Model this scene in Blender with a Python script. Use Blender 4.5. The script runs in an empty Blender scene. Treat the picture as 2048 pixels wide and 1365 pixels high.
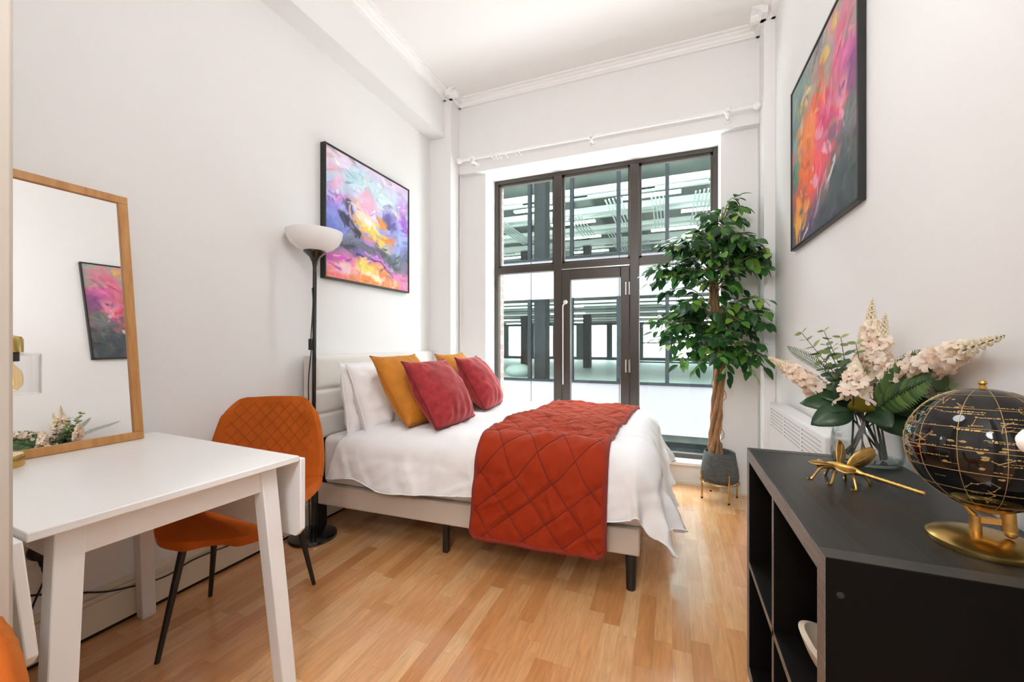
import bpy, math, random
import numpy as np
from mathutils import Vector, Matrix, noise
random.seed(7)
PI = math.pi
V = Vector
COL = bpy.context.scene.collection
scn = bpy.context.scene

# ------------------------------------------------------------------ helpers
class MB:
    def __init__(self, off=(0, 0, 0), mat=None):
        self.v = []; self.f = []; self.o = V(off); self.M = mat
    def pt(self, p):
        p = V(p)
        if self.M is not None: p = self.M @ p
        self.v.append(p - self.o); return len(self.v) - 1
    def face(self, idx): self.f.append(tuple(idx))
    def box(self, a, b, M=None):
        x0, y0, z0 = a; x1, y1, z1 = b
        P = [(x0,y0,z0),(x1,y0,z0),(x1,y1,z0),(x0,y1,z0),(x0,y0,z1),(x1,y0,z1),(x1,y1,z1),(x0,y1,z1)]
        i = [self.pt(M @ V(p) if M else p) for p in P]
        for q in ((0,3,2,1),(4,5,6,7),(0,1,5,4),(1,2,6,5),(2,3,7,6),(3,0,4,7)): self.face([i[k] for k in q])
        return self
    def hexa(self, P):
        i = [self.pt(p) for p in P]
        for q in ((0,3,2,1),(4,5,6,7),(0,1,5,4),(1,2,6,5),(2,3,7,6),(3,0,4,7)): self.face([i[k] for k in q])
        return self
    def bar(self, p, q, w, d, w2=None, d2=None, up=(0,0,1)):
        """tapered rectangular bar from p to q"""
        p, q = V(p), V(q); t = (q - p).normalized(); up = V(up)
        if abs(t.dot(up)) > .95: up = V((0,1,0))
        s = t.cross(up).normalized(); u = s.cross(t)
        w2 = w if w2 is None else w2; d2 = d if d2 is None else d2
        P = []
        for c, a, b in ((p, w, d), (q, w2, d2)):
            for sx, sy in ((-1,-1),(1,-1),(1,1),(-1,1)): P.append(c + s*(sx*a/2) + u*(sy*b/2))
        return self.hexa(P)
    def tube(self, pts, r, n=8, caps=True):
        pts = [V(p) for p in pts]; m = len(pts)
        R = r if isinstance(r, (list, tuple)) else [r]*m
        rings = []; nrm = None
        for k, p in enumerate(pts):
            t = (pts[min(k+1, m-1)] - pts[max(k-1, 0)])
            t = t.normalized() if t.length > 1e-9 else V((0,0,1))
            if nrm is None:
                nrm = t.orthogonal().normalized()
            nrm = (nrm - t*nrm.dot(t))
            nrm = nrm.normalized() if nrm.length > 1e-6 else t.orthogonal().normalized()
            b = t.cross(nrm)
            rings.append([self.pt(p + (nrm*math.cos(2*PI*j/n) + b*math.sin(2*PI*j/n))*R[k]) for j in range(n)])
        for k in range(m-1):
            for j in range(n):
                self.face((rings[k][j], rings[k][(j+1)%n], rings[k+1][(j+1)%n], rings[k+1][j]))
        if caps:
            self.face(rings[0][::-1]); self.face(rings[-1])
        return self
    def lathe(self, prof, c=(0,0,0), n=32, M=None, closed=False):
        """prof: list of (r, z) around the z axis at c (or M @)"""
        c = V(c); rings = []
        for r, z in prof:
            if r < 1e-6:
                p = V((0,0,z)); p = (M @ p) if M else p + c
                rings.append([self.pt(p)])
            else:
                ring = []
                for j in range(n):
                    p = V((r*math.cos(2*PI*j/n), r*math.sin(2*PI*j/n), z)); p = (M @ p) if M else p + c
                    ring.append(self.pt(p))
                rings.append(ring)
        for k in range(len(rings)-1):
            A, B = rings[k], rings[k+1]
            for j in range(n):
                j2 = (j+1) % n
                if len(A) == 1 and len(B) == 1: continue
                if len(A) == 1: self.face((A[0], B[j2], B[j]))
                elif len(B) == 1: self.face((A[j], A[j2], B[0]))
                else: self.face((A[j], A[j2], B[j2], B[j]))
        return self
    def grid(self, fn, nu, nv, flip=False):
        """fn(i/nu, j/nv) -> point"""
        I = [[self.pt(fn(i/nu, j/nv)) for j in range(nv+1)] for i in range(nu+1)]
        for i in range(nu):
            for j in range(nv):
                q = (I[i][j], I[i+1][j], I[i+1][j+1], I[i][j+1])
                self.face(q[::-1] if flip else q)
        return I
    def ball(self, c, r, n=12, m=8, sc=(1,1,1), M=None):
        c = V(c); rings = []
        for k in range(m+1):
            th = PI*k/m
            if k in (0, m): p = V((0,0,math.cos(th)*r*sc[2])); rings.append([self.pt((M @ p if M else p) + c)])
            else:
                ring = []
                for j in range(n):
                    p = V((math.sin(th)*math.cos(2*PI*j/n)*r*sc[0], math.sin(th)*math.sin(2*PI*j/n)*r*sc[1], math.cos(th)*r*sc[2]))
                    ring.append(self.pt((M @ p if M else p) + c))
                rings.append(ring)
        for k in range(m):
            A, B = rings[k], rings[k+1]
            for j in range(n):
                j2 = (j+1) % n
                if len(A) == 1: self.face((A[0], B[j], B[j2]))
                elif len(B) == 1: self.face((A[j], B[0], A[j2]))
                else: self.face((A[j], B[j], B[j2], A[j2]))
        return self
    def build(self, name, m, parent=None, smooth=False, bevel=0, solid=0, sub=0, angle=40, col=None, seg=2, soff=-1):
        me = bpy.data.meshes.new(name)
        me.from_pydata([tuple(v) for v in self.v], [], self.f); me.update()
        o = bpy.data.objects.new(name, me); COL.objects.link(o)
        if isinstance(m, (list, tuple)):
            for k in m: me.materials.append(k)
        else: me.materials.append(m)
        if smooth:
            me.polygons.foreach_set('use_smooth', [True]*len(me.polygons))
            if angle < 180: me.set_sharp_from_angle(angle=math.radians(angle))
        if solid:
            s = o.modifiers.new('Solidify', 'SOLIDIFY'); s.thickness = solid; s.offset = soff
        if sub:
            s = o.modifiers.new('Subdivision', 'SUBSURF'); s.levels = sub; s.render_levels = sub
        if bevel:
            b = o.modifiers.new('Bevel', 'BEVEL'); b.width = bevel; b.segments = seg; b.limit_method = 'ANGLE'; b.angle_limit = math.radians(40)
            me.polygons.foreach_set('use_smooth', [True]*len(me.polygons)); me.set_sharp_from_angle(angle=math.radians(35))
        if parent is not None: o.parent = parent
        return o

def tag(o, label=None, cat=None, group=None, kind=None):
    if label: o['label'] = label
    if cat: o['category'] = cat
    if group: o['group'] = group
    if kind: o['kind'] = kind
    return o
def empty(name, loc=(0,0,0), rz=0.0, label=None, cat=None, group=None, kind=None):
    o = bpy.data.objects.new(name, None); COL.objects.link(o)
    o.location = loc; o.rotation_euler = (0, 0, rz); o.empty_display_size = .05
    return tag(o, label, cat, group, kind)
def copy_tree(o, parent=None):
    c = o.copy(); COL.objects.link(c)
    if parent is not None: c.parent = parent
    for ch in [x for x in bpy.data.objects if x.parent == o]: copy_tree(ch, c)
    return c
def bez(pts, n):
    """Catmull-Rom through pts"""
    pts = [V(p) for p in pts]; P = [pts[0]*2 - pts[1]] + pts + [pts[-1]*2 - pts[-2]]; out = []
    for k in range(1, len(P)-2):
        for i in range(n):
            t = i/n
            out.append(.5*((2*P[k]) + (P[k+1]-P[k-1])*t + (2*P[k-1]-5*P[k]+4*P[k+1]-P[k+2])*t*t + (3*P[k]-P[k-1]-3*P[k+1]+P[k+2])*t**3))
    out.append(pts[-1]); return out
def sm(a, b, x):
    if a > b: return 1 - sm(b, a, x)
    t = min(1, max(0, (x-a)/(b-a))); return t*t*(3-2*t)

# ------------------------------------------------------------------ materials
def new(name):
    m = bpy.data.materials.new(name); m.use_nodes = True
    return m, m.node_tree.nodes, m.node_tree.links, m.node_tree.nodes['Principled BSDF']
def pmat(name, col, rough=.5, metal=0, spec=.5, sheen=0, sheen_col=None, coat=0, bump=0, bscale=60, var=0, vscale=8, emit=None, estr=0, vstretch=None):
    m, N, L, b = new(name)
    b.inputs['Base Color'].default_value = (*col, 1); b.inputs['Roughness'].default_value = rough
    b.inputs['Metallic'].default_value = metal; b.inputs['Specular IOR Level'].default_value = spec
    if sheen:
        b.inputs['Sheen Weight'].default_value = sheen; b.inputs['Sheen Roughness'].default_value = .35
        b.inputs['Sheen Tint'].default_value = (*(sheen_col or col), 1)
    if coat: b.inputs['Coat Weight'].default_value = coat; b.inputs['Coat Roughness'].default_value = .05
    if emit: b.inputs['Emission Color'].default_value = (*emit, 1); b.inputs['Emission Strength'].default_value = estr
    tc = N.new('ShaderNodeTexCoord')
    src = tc.outputs['Object']
    if vstretch:
        mp = N.new('ShaderNodeMapping'); mp.inputs['Scale'].default_value = vstretch; L.new(src, mp.inputs[0]); src = mp.outputs[0]
    if var:
        n = N.new('ShaderNodeTexNoise'); n.inputs['Scale'].default_value = vscale; n.inputs['Detail'].default_value = 5; L.new(src, n.inputs['Vector'])
        r = N.new('ShaderNodeMapRange'); r.inputs[1].default_value = .3; r.inputs[2].default_value = .7
        r.inputs[3].default_value = 1-var; r.inputs[4].default_value = 1+var; L.new(n.outputs['Fac'], r.inputs[0])
        mx = N.new('ShaderNodeVectorMath'); mx.operation = 'SCALE'; mx.inputs[0].default_value = col; L.new(r.outputs[0], mx.inputs['Scale']); L.new(mx.outputs[0], b.inputs['Base Color'])
    if bump:
        n2 = N.new('ShaderNodeTexNoise'); n2.inputs['Scale'].default_value = bscale; n2.inputs['Detail'].default_value = 4; L.new(src, n2.inputs['Vector'])
        bp = N.new('ShaderNodeBump'); bp.inputs['Strength'].default_value = bump; bp.inputs['Distance'].default_value = .002
        L.new(n2.outputs['Fac'], bp.inputs['Height']); L.new(bp.outputs[0], b.inputs['Normal'])
    return m
def glass_mat(name, tint=(1,1,1), refl=1.0, ior=1.45, rough=0.0, edge=0.0):
    """thin sheet of glass: clear transmission plus a Fresnel reflection"""
    m, N, L, b = new(name); N.remove(b); out = N['Material Output']
    t = N.new('ShaderNodeBsdfTransparent'); t.inputs[0].default_value = (*tint, 1)
    g = N.new('ShaderNodeBsdfGlossy'); g.inputs['Roughness'].default_value = rough
    ge = N.new('ShaderNodeNewGeometry'); dt = N.new('ShaderNodeVectorMath'); dt.operation = 'DOT_PRODUCT'; L.new(ge.outputs['Normal'], dt.inputs[0]); L.new(ge.outputs['Incoming'], dt.inputs[1])
    def mth(op, a, c=None):
        n = N.new('ShaderNodeMath'); n.operation = op
        for k, q in enumerate((a, c)):
            if q is None: continue
            if isinstance(q, (int, float)): n.inputs[k].default_value = q
            else: L.new(q, n.inputs[k])
        return n.outputs[0]
    f0 = ((ior-1)/(ior+1))**2      # Schlick's Fresnel, the same on both faces of the sheet
    sch = mth('ADD', mth('MULTIPLY', mth('POWER', mth('SUBTRACT', 1.0, mth('ABSOLUTE', dt.outputs['Value'])), 5.0), 1-f0), f0)
    mu = mth('MULTIPLY', sch, refl).node
    if edge:
        p = mth('MULTIPLY', mth('POWER', mth('SUBTRACT', 1.0, mth('ABSOLUTE', dt.outputs['Value'])), 3.0), edge); mc = N.new('ShaderNodeMixRGB')
        mc.inputs[1].default_value = (*tint, 1); mc.inputs[2].default_value = (tint[0]*.25, tint[1]*.28, tint[2]*.27, 1); L.new(p, mc.inputs[0]); L.new(mc.outputs[0], t.inputs[0])
    mx = N.new('ShaderNodeMixShader'); L.new(mu.outputs[0], mx.inputs[0]); L.new(t.outputs[0], mx.inputs[1]); L.new(g.outputs[0], mx.inputs[2]); L.new(mx.outputs[0], out.inputs[0])
    return m
def wood_grain(name, c1, c2, scale, rough, spec=.5, stretch=(1,12,12), bump=.1):
    m, N, L, b = new(name); tc = N.new('ShaderNodeTexCoord'); mp = N.new('ShaderNodeMapping'); mp.inputs['Scale'].default_value = stretch
    L.new(tc.outputs['Object'], mp.inputs[0])
    n = N.new('ShaderNodeTexNoise'); n.inputs['Scale'].default_value = scale; n.inputs['Detail'].default_value = 6; n.inputs['Distortion'].default_value = .6; L.new(mp.outputs[0], n.inputs['Vector'])
    r = N.new('ShaderNodeValToRGB'); r.color_ramp.elements[0].position = .32; r.color_ramp.elements[0].color = (*c1,1); r.color_ramp.elements[1].position = .68; r.color_ramp.elements[1].color = (*c2,1)
    L.new(n.outputs['Fac'], r.inputs[0]); L.new(r.outputs[0], b.inputs['Base Color'])
    b.inputs['Roughness'].default_value = rough; b.inputs['Specular IOR Level'].default_value = spec
    bp = N.new('ShaderNodeBump'); bp.inputs['Strength'].default_value = bump; bp.inputs['Distance'].default_value = .001; L.new(n.outputs['Fac'], bp.inputs['Height']); L.new(bp.outputs[0], b.inputs['Normal'])
    return m
def floor_mat():
    m, N, L, b = new('laminate_floor'); tc = N.new('ShaderNodeTexCoord'); sp = N.new('ShaderNodeSeparateXYZ'); L.new(tc.outputs['Object'], sp.inputs[0])
    def mth(op, a, c=None):
        n = N.new('ShaderNodeMath'); n.operation = op
        for k, s in enumerate((a, c)):
            if s is None: continue
            if isinstance(s, (int, float)): n.inputs[k].default_value = s
            else: L.new(s, n.inputs[k])
        return n.outputs[0]
    xs = mth('DIVIDE', sp.outputs[0], .0655); row = mth('FLOOR', xs)
    w1 = N.new('ShaderNodeTexWhiteNoise'); w1.noise_dimensions = '1D'; L.new(row, w1.inputs['W'])
    ys = mth('ADD', mth('DIVIDE', sp.outputs[1], .43), mth('MULTIPLY', w1.outputs['Value'], 7.3)); cell = mth('FLOOR', ys)
    cb = N.new('ShaderNodeCombineXYZ'); L.new(row, cb.inputs[0]); L.new(cell, cb.inputs[1])
    w2 = N.new('ShaderNodeTexWhiteNoise'); w2.noise_dimensions = '3D'; L.new(cb.outputs[0], w2.inputs['Vector'])
    ramp = N.new('ShaderNodeValToRGB'); e = ramp.color_ramp.elements
    e[0].position = 0; e[0].color = (.60,.255,.082,1); e[1].position = 1; e[1].color = (.80,.47,.220,1)
    k = e.new(.3); k.color = (.69,.325,.118,1); k = e.new(.65); k.color = (.75,.385,.155,1)
    L.new(w2.outputs['Value'], ramp.inputs[0])
    # grain: stretched noise with an offset for every strip
    ad = N.new('ShaderNodeVectorMath'); ad.operation = 'ADD'; L.new(tc.outputs['Object'], ad.inputs[0])
    sc = N.new('ShaderNodeVectorMath'); sc.operation = 'SCALE'; sc.inputs['Scale'].default_value = 9; L.new(w2.outputs['Color'], sc.inputs[0]); L.new(sc.outputs[0], ad.inputs[1])
    mp = N.new('ShaderNodeMapping'); mp.inputs['Scale'].default_value = (16, 1.6, 1); L.new(ad.outputs[0], mp.inputs[0])
    n = N.new('ShaderNodeTexNoise'); n.inputs['Scale'].default_value = 3.2; n.inputs['Detail'].default_value = 7; n.inputs['Distortion'].default_value = 1.4; L.new(mp.outputs[0], n.inputs['Vector'])
    g = N.new('ShaderNodeMapRange'); g.inputs[1].default_value = .3; g.inputs[2].default_value = .7; g.inputs[3].default_value = .84; g.inputs[4].default_value = 1.13; L.new(n.outputs['Fac'], g.inputs[0])
    mu = N.new('ShaderNodeVectorMath'); mu.operation = 'SCALE'; L.new(ramp.outputs[0], mu.inputs[0]); L.new(g.outputs[0], mu.inputs['Scale'])
    # fine joint lines
    fx = mth('ABSOLUTE', mth('SUBTRACT', mth('FRACT', xs), .5)); fy = mth('ABSOLUTE', mth('SUBTRACT', mth('FRACT', ys), .5))
    jn = mth('MAXIMUM', mth('GREATER_THAN', fx, .489), mth('GREATER_THAN', fy, .4975))
    mix = N.new('ShaderNodeMixRGB'); mix.inputs[2].default_value = (.28,.13,.05,1); L.new(mth('MULTIPLY', jn, .28), mix.inputs[0]); L.new(mu.outputs[0], mix.inputs[1])
    L.new(mix.outputs[0], b.inputs['Base Color']); b.inputs['Roughness'].default_value = .30; b.inputs['Specular IOR Level'].default_value = .5; b.inputs['Coat Weight'].default_value = 1.0; b.inputs['Coat IOR'].default_value = 1.8; b.inputs['Coat Roughness'].default_value = .15
    bp = N.new('ShaderNodeBump'); bp.inputs['Strength'].default_value = .05; bp.inputs['Distance'].default_value = .001; L.new(n.outputs['Fac'], bp.inputs['Height']); L.new(bp.outputs[0], b.inputs['Normal'])
    return m
def brick_mat():
    m, N, L, b = new('red_brick'); tc = N.new('ShaderNodeTexCoord'); mp = N.new('ShaderNodeMapping'); mp.inputs['Rotation'].default_value = (PI/2, 0, 0)
    sp = N.new('ShaderNodeSeparateXYZ'); cb = N.new('ShaderNodeCombineXYZ'); L.new(tc.outputs['Object'], sp.inputs[0])
    ad = N.new('ShaderNodeMath'); L.new(sp.outputs[0], ad.inputs[0]); L.new(sp.outputs[1], ad.inputs[1]); L.new(ad.outputs[0], cb.inputs[0]); L.new(sp.outputs[2], cb.inputs[1])
    br = N.new('ShaderNodeTexBrick'); br.inputs['Scale'].default_value = 1; br.inputs['Brick Width'].default_value = .22; br.inputs['Row Height'].default_value = .075; br.inputs['Mortar Size'].default_value = .008
    br.inputs['Color1'].default_value = (.16,.10,.08,1); br.inputs['Color2'].default_value = (.20,.14,.12,1); br.inputs['Mortar'].default_value = (.26,.24,.225,1)
    L.new(cb.outputs[0], br.inputs['Vector']); L.new(br.outputs['Color'], b.inputs['Base Color']); b.inputs['Roughness'].default_value = .9
    return m
def leaf_mat(name, stops, rough=.35, sss=.0, axis=None):
    m, N, L, b = new(name); g = N.new('ShaderNodeNewGeometry'); r = N.new('ShaderNodeValToRGB'); e = r.color_ramp.elements
    e[0].position = stops[0][0]; e[0].color = (*stops[0][1],1); e[1].position = stops[-1][0]; e[1].color = (*stops[-1][1],1)
    for p, c in stops[1:-1]:
        k = e.new(p); k.color = (*c,1)
    L.new(g.outputs['Random Per Island'], r.inputs[0]); L.new(r.outputs[0], b.inputs['Base Color'])
    b.inputs['Roughness'].default_value = rough; b.inputs['Specular IOR Level'].default_value = .45
    tr = N.new('ShaderNodeBsdfTranslucent'); L.new(r.outputs[0], tr.inputs[0]); mx = N.new('ShaderNodeMixShader'); mx.inputs[0].default_value = sss
    L.new(b.outputs[0], mx.inputs[1]); L.new(tr.outputs[0], mx.inputs[2]); L.new(mx.outputs[0], N['Material Output'].inputs[0])
    return m
def canvas_mat(name):
    m, N, L, b = new(name); a = N.new('ShaderNodeAttribute'); a.attribute_name = 'paint'; L.new(a.outputs['Color'], b.inputs['Base Color'])
    b.inputs['Roughness'].default_value = .55; b.inputs['Specular IOR Level'].default_value = .3
    return m

M = {}
M['wall'] = pmat('white_wall_paint', (.82,.812,.798), .75, spec=.25, bump=.12, bscale=35)
M['ceil'] = pmat('white_ceiling_paint', (.86,.845,.825), .8, spec=.2)
M['trim'] = pmat('white_gloss_trim', (.88,.87,.855), .45)
M['cream'] = pmat('cream_baseboard_paint', (.82,.74,.60), .45)
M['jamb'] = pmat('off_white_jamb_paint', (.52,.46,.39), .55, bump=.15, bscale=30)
M['floor'] = floor_mat()
M['gap'] = pmat('dark_floor_gap', (.02,.015,.01), .9)
M['frame'] = pmat('bronze_grey_aluminium', (.062,.050,.042), .38, metal=.3)
M['glass'] = glass_mat('window_glass', (.97,.99,.98), .5)
M['steel'] = pmat('brushed_steel', (.55,.53,.50), .3, metal=1)
M['brick'] = brick_mat()
M['white_lacquer'] = pmat('white_lacquer', (.89,.88,.865), .28)
M['orange'] = pmat('orange_velvet', (.50,.105,.008), .75, spec=.2, sheen=.5, sheen_col=(.95,.35,.08), var=.10, vscale=14, bump=.2, bscale=260)
M['orange_seam'] = pmat('orange_seam', (.38,.070,.006), .8)
M['black_metal'] = pmat('black_metal', (.012,.011,.010), .42)
M['black_gloss'] = pmat('black_gloss', (.008,.008,.008), .12, coat=.6)
M['pine'] = wood_grain('pine_frame', (.46,.20,.055), (.60,.30,.10), 3.0, .45, stretch=(14,14,1.4))
M['mirror'] = pmat('mirror_glass', (.93,.93,.92), .0, metal=1)
M['brass'] = pmat('brushed_brass', (.58,.38,.12), .26, metal=1, var=.06, vscale=30)
M['gold'] = pmat('antique_gold', (.66,.40,.12), .36, metal=1, var=.18, vscale=60, bump=.3, bscale=120)
M['opal'] = pmat('opal_white_shade', (.86,.85,.85), .25)
M['opal'].node_tree.nodes['Principled BSDF'].inputs['Subsurface Weight'].default_value = .15
M['clear'] = glass_mat('clear_thin_glass', (.97,.98,.978), 1.0, 1.5, edge=.8)
M['amber'] = glass_mat('amber_bulb_glass', (1.0,.86,.62), 1.0, 1.45)
M['filament'] = pmat('glowing_filament', (.8,.35,.05), .5, emit=(1.0,.42,.08), estr=1.2)
M['headboard'] = pmat('cream_bed_upholstery', (.76,.72,.67), .85, spec=.15, bump=.35, bscale=420)
M['railfab'] = pmat('beige_rail_upholstery', (.62,.53,.44), .9, spec=.1, bump=.45, bscale=420)
M['sheet'] = pmat('white_cotton_sheet', (.83,.81,.80), .85, spec=.15, bump=.15, bscale=300)
M['duvet'] = pmat('white_cotton_duvet', (.86,.85,.845), .85, spec=.15, bump=.12, bscale=300)
M['pillow'] = pmat('white_pillowcase', (.83,.815,.81), .85, spec=.15, bump=.12, bscale=250)
M['mustard'] = pmat('mustard_velvet', (.53,.195,.022), .75, spec=.2, sheen=.45, sheen_col=(.95,.55,.2), var=.12, vscale=16, bump=.2, bscale=220)
M['mustard_seam'] = pmat('mustard_seam', (.42,.15,.018), .8)
M['red'] = pmat('red_velvet', (.33,.030,.034), .72, spec=.2, sheen=.8, sheen_col=(.95,.42,.42), var=.28, vscale=22, bump=.25, bscale=200)
M['red_seam'] = pmat('dark_red_seam', (.13,.012,.016), .8)
M['throw'] = pmat('rust_quilt_velvet', (.32,.028,.005), .75, spec=.15, sheen=.5, sheen_col=(.98,.28,.15), var=.10, vscale=18, bump=.2, bscale=200)
M['throw_dark'] = pmat('dark_rust_binding', (.24,.020,.008), .8, sheen=.3, sheen_col=(.8,.2,.15))
M['stitch'] = pmat('dark_rust_stitching', (.17,.014,.006), .9)
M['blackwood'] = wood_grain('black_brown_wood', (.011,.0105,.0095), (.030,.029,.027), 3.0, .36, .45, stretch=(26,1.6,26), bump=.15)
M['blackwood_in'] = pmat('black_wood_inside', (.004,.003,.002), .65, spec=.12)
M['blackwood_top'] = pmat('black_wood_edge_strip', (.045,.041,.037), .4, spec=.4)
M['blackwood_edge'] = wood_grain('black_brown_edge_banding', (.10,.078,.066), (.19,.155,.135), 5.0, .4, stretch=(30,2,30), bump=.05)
M['globe'] = pmat('black_gloss_globe', (.004,.004,.004), .06, spec=.42)
M['gilt'] = pmat('gold_print', (.46,.30,.12), .42, metal=.6)
M['ceramic'] = pmat('cream_ceramic', (.80,.66,.50), .4, coat=.2)
M['plastic'] = pmat('white_plastic', (.86,.855,.84), .35)
M['slot'] = pmat('grille_slot_dark', (.10,.10,.10), .8)
M['slot_l'] = pmat('grille_slot_grey', (.55,.55,.54), .8)
M['black_plastic'] = pmat('black_plastic', (.008,.008,.008), .45)
M['pot'] = pmat('charcoal_textured_pot', (.080,.086,.083), .75, var=.35, vscale=40, vstretch=(1,1,2.5), bump=.9, bscale=55)
M['soil'] = pmat('dark_soil', (.03,.024,.018), .95, bump=.8, bscale=60)
M['bark'] = pmat('tan_twisted_bark', (.34,.175,.080), .8, var=.35, vscale=26, vstretch=(3,3,.35), bump=.8, bscale=50)
M['twig'] = pmat('pale_twig', (.24,.18,.11), .8)
M['ficus'] = leaf_mat('ficus_leaves', [(0,(.014,.050,.018)),(.35,(.024,.090,.026)),(.7,(.050,.17,.036)),(.88,(.13,.32,.045)),(1,(.32,.50,.07))], .28, .28)
M['euc'] = leaf_mat('eucalyptus_leaves', [(0,(.045,.085,.035)),(.5,(.09,.145,.06)),(.85,(.17,.22,.07)),(1,(.45,.48,.14))], .5, .2)
M['fern'] = leaf_mat('fern_leaves', [(0,(.022,.062,.015)),(.6,(.06,.125,.022)),(1,(.11,.19,.035))], .45, .2)
M['broad'] = leaf_mat('broad_dark_leaves', [(0,(.010,.030,.012)),(.6,(.022,.060,.020)),(1,(.05,.095,.022))], .35, .12)
M['olive'] = leaf_mat('olive_yellow_leaf', [(0,(.20,.17,.02)),(1,(.28,.22,.02))], .4, .15)
M['petal'] = leaf_mat('blush_petals', [(0,(.90,.70,.54)),(.5,(.94,.80,.67)),(1,(.96,.89,.80))], .7, .42)
M['bud'] = leaf_mat('cream_buds', [(0,(.80,.68,.46)),(1,(.90,.82,.64))], .7, .25)
M['stamen'] = pmat('brown_stamen', (.30,.13,.04), .8)
M['stem'] = pmat('dark_green_stem', (.055,.062,.040), .6)
M['spandrel'] = pmat('pale_grey_facade_panel', (.070,.069,.076), .5)
M['f_mull'] = pmat('grey_facade_metal', (.008,.010,.011), .8, spec=.05)
M['f_teal'] = pmat('dark_teal_window_metal', (.020,.036,.036), .5)
M['f_col'] = pmat('dark_column_casing', (.010,.011,.012), .8, spec=.1, var=.15, vscale=3)
M['f_conc'] = pmat('pale_concrete', (.18,.20,.185), .85, var=.12, vscale=1.5)
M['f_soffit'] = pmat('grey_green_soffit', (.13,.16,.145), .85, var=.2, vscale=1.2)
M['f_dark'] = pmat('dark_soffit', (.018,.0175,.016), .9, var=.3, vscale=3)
M['f_floor'] = pmat('pale_screed_floor', (.26,.285,.265), .6, var=.1, vscale=1)
M['f_pipe'] = pmat('white_service_duct', (.62,.64,.63), .5)
M['f_lamp'] = pmat('lit_batten', (.9,.9,.9), .5, emit=(.93,1,.97), estr=9.0)
M['f_glass'] = glass_mat('green_facade_glass', (.87,.915,.895), .06)
M['canvas'] = canvas_mat('painted_canvas')
M['black_frame'] = pmat('black_canvas_frame', (.010,.010,.009), .4)
M['grey_under'] = pmat('dark_grey_frame', (.030,.029,.028), .45)

# ------------------------------------------------------------------ setting
XL, XR, ZC = -2.085, 0.645, 3.385
YF, YW, YR = 3.36, 3.43, 3.64           # lintel face, recessed wall face, window frame plane
def struct(name, mb, m, parent=None, **k):
    o = mb.build(name, m, parent, **k); o['kind'] = 'structure'; return o
struct('floor', MB().box((-2.35,-2.6,-.12),(2.0,3.55,0)), M['floor'])
struct('ceiling', MB().box((-2.35,-2.6,ZC),(2.0,3.95,ZC+.15)), M['ceil'])
struct('wall_left', MB().box((-2.30,-2.6,0),(XL,3.95,ZC)), M['wall'])
struct('wall_right', MB().box((XR,.10,0),(XR+.15,3.95,ZC)), M['wall'])
w = MB(); w.box((XL,YF,2.71),(XR,3.72,ZC)); w.box((XL,YW,0),(-1.625,3.72,2.71)); w.box((.34,YW,0),(XR,3.72,2.71)); w.box((-1.625,3.53,0),(.34,3.72,.155))
struct('wall_far', w, M['wall'])
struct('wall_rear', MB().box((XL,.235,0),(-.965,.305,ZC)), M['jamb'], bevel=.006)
# hall behind the doorway
w = MB(); w.box((-2.3,-2.75,0),(2.0,-2.6,ZC)); w.box((1.85,-2.6,0),(2.0,.1,ZC)); w.box((XR,-.05,0),(2.0,.1,ZC))
struct('wall_hall', w, M['wall'])
struct('trim_1', MB().box((XL,3.20,0),(-1.865,YF,ZC)).box((XL,YF-.01,0),(-1.865,YW+.01,2.72)), M['wall'])     # corner pilaster, left
struct('trim_2', MB().box((.580,3.20,0),(XR,YF,ZC)).box((.580,YF-.01,0),(XR,YW+.01,2.72)), M['wall'])          # corner pilaster, right
struct('trim_3', MB().box((XL,-2.6,2.995),(-1.93,3.20,ZC)), M['wall'])                                          # long boxed beam
def cornice(name, segs):
    mb = MB()
    for a, b, n in segs:      # a, b: line on the wall; n: inward normal
        a, b, n = V(a), V(b), V(n)
        prof = [(-.01,-.060),(.022,-.060),(.024,-.050),(.034,-.044),(.040,-.030),(.058,-.022),(.060,-.014),(.084,-.012),(.086,.02),(-.01,.02)]
        A = [mb.pt(a + n*d + V((0,0,ZC+z))) for d, z in prof]; B = [mb.pt(b + n*d + V((0,0,ZC+z))) for d, z in prof]
        m = len(prof)
        for k in range(m): mb.face((A[k], B[k], B[(k+1)%m], A[(k+1)%m]))
        mb.face(A[::-1]); mb.face(B)
    return struct(name, mb, M['trim'])
cornice('trim_4', [((-1.93,.3,0),(-1.93,3.205,0),(1,0,0)), ((-1.945,3.20,0),(-1.78,3.20,0),(0,-1,0)), ((-1.865,3.115,0),(-1.865,3.37,0),(1,0,0))])
cornice('trim_5', [((-1.87,YF,0),(.585,YF,0),(0,-1,0))])
cornice('trim_6', [((.58,3.37,0),(.58,3.115,0),(-1,0,0)), ((.495,3.20,0),(XR+.01,3.20,0),(0,-1,0)), ((XR,3.205,0),(XR,.3,0),(-1,0,0))])
bb = MB(); bb.box((XL,.3,.012),(XL+.018,3.2,.128)); bb.box((XL,.3,.128),(XL+.014,3.2,.140)); bb.box((XL,.3,.140),(XL+.022,3.2,.150)); bb.box((XL,.3,.150),(XL+.010,3.2,.176))
b_ = struct('baseboard_left', bb, M['cream'], bevel=.003)
struct('shadow_gap', MB().box((XL+.001,.3,.0005),(XL+.0165,3.2,.0125)), M['gap'], b_)
struct('baseboard_far', MB().box((-1.625,3.515,.0),(.34,3.53,.02)).box((.34,3.415,0),(.58,YW,.02)), M['cream'])
# white sill under the glazing
struct('trim_7', MB().box((-1.62,3.50,.150),(.335,3.66,.178)), M['trim'], bevel=.006)

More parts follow.
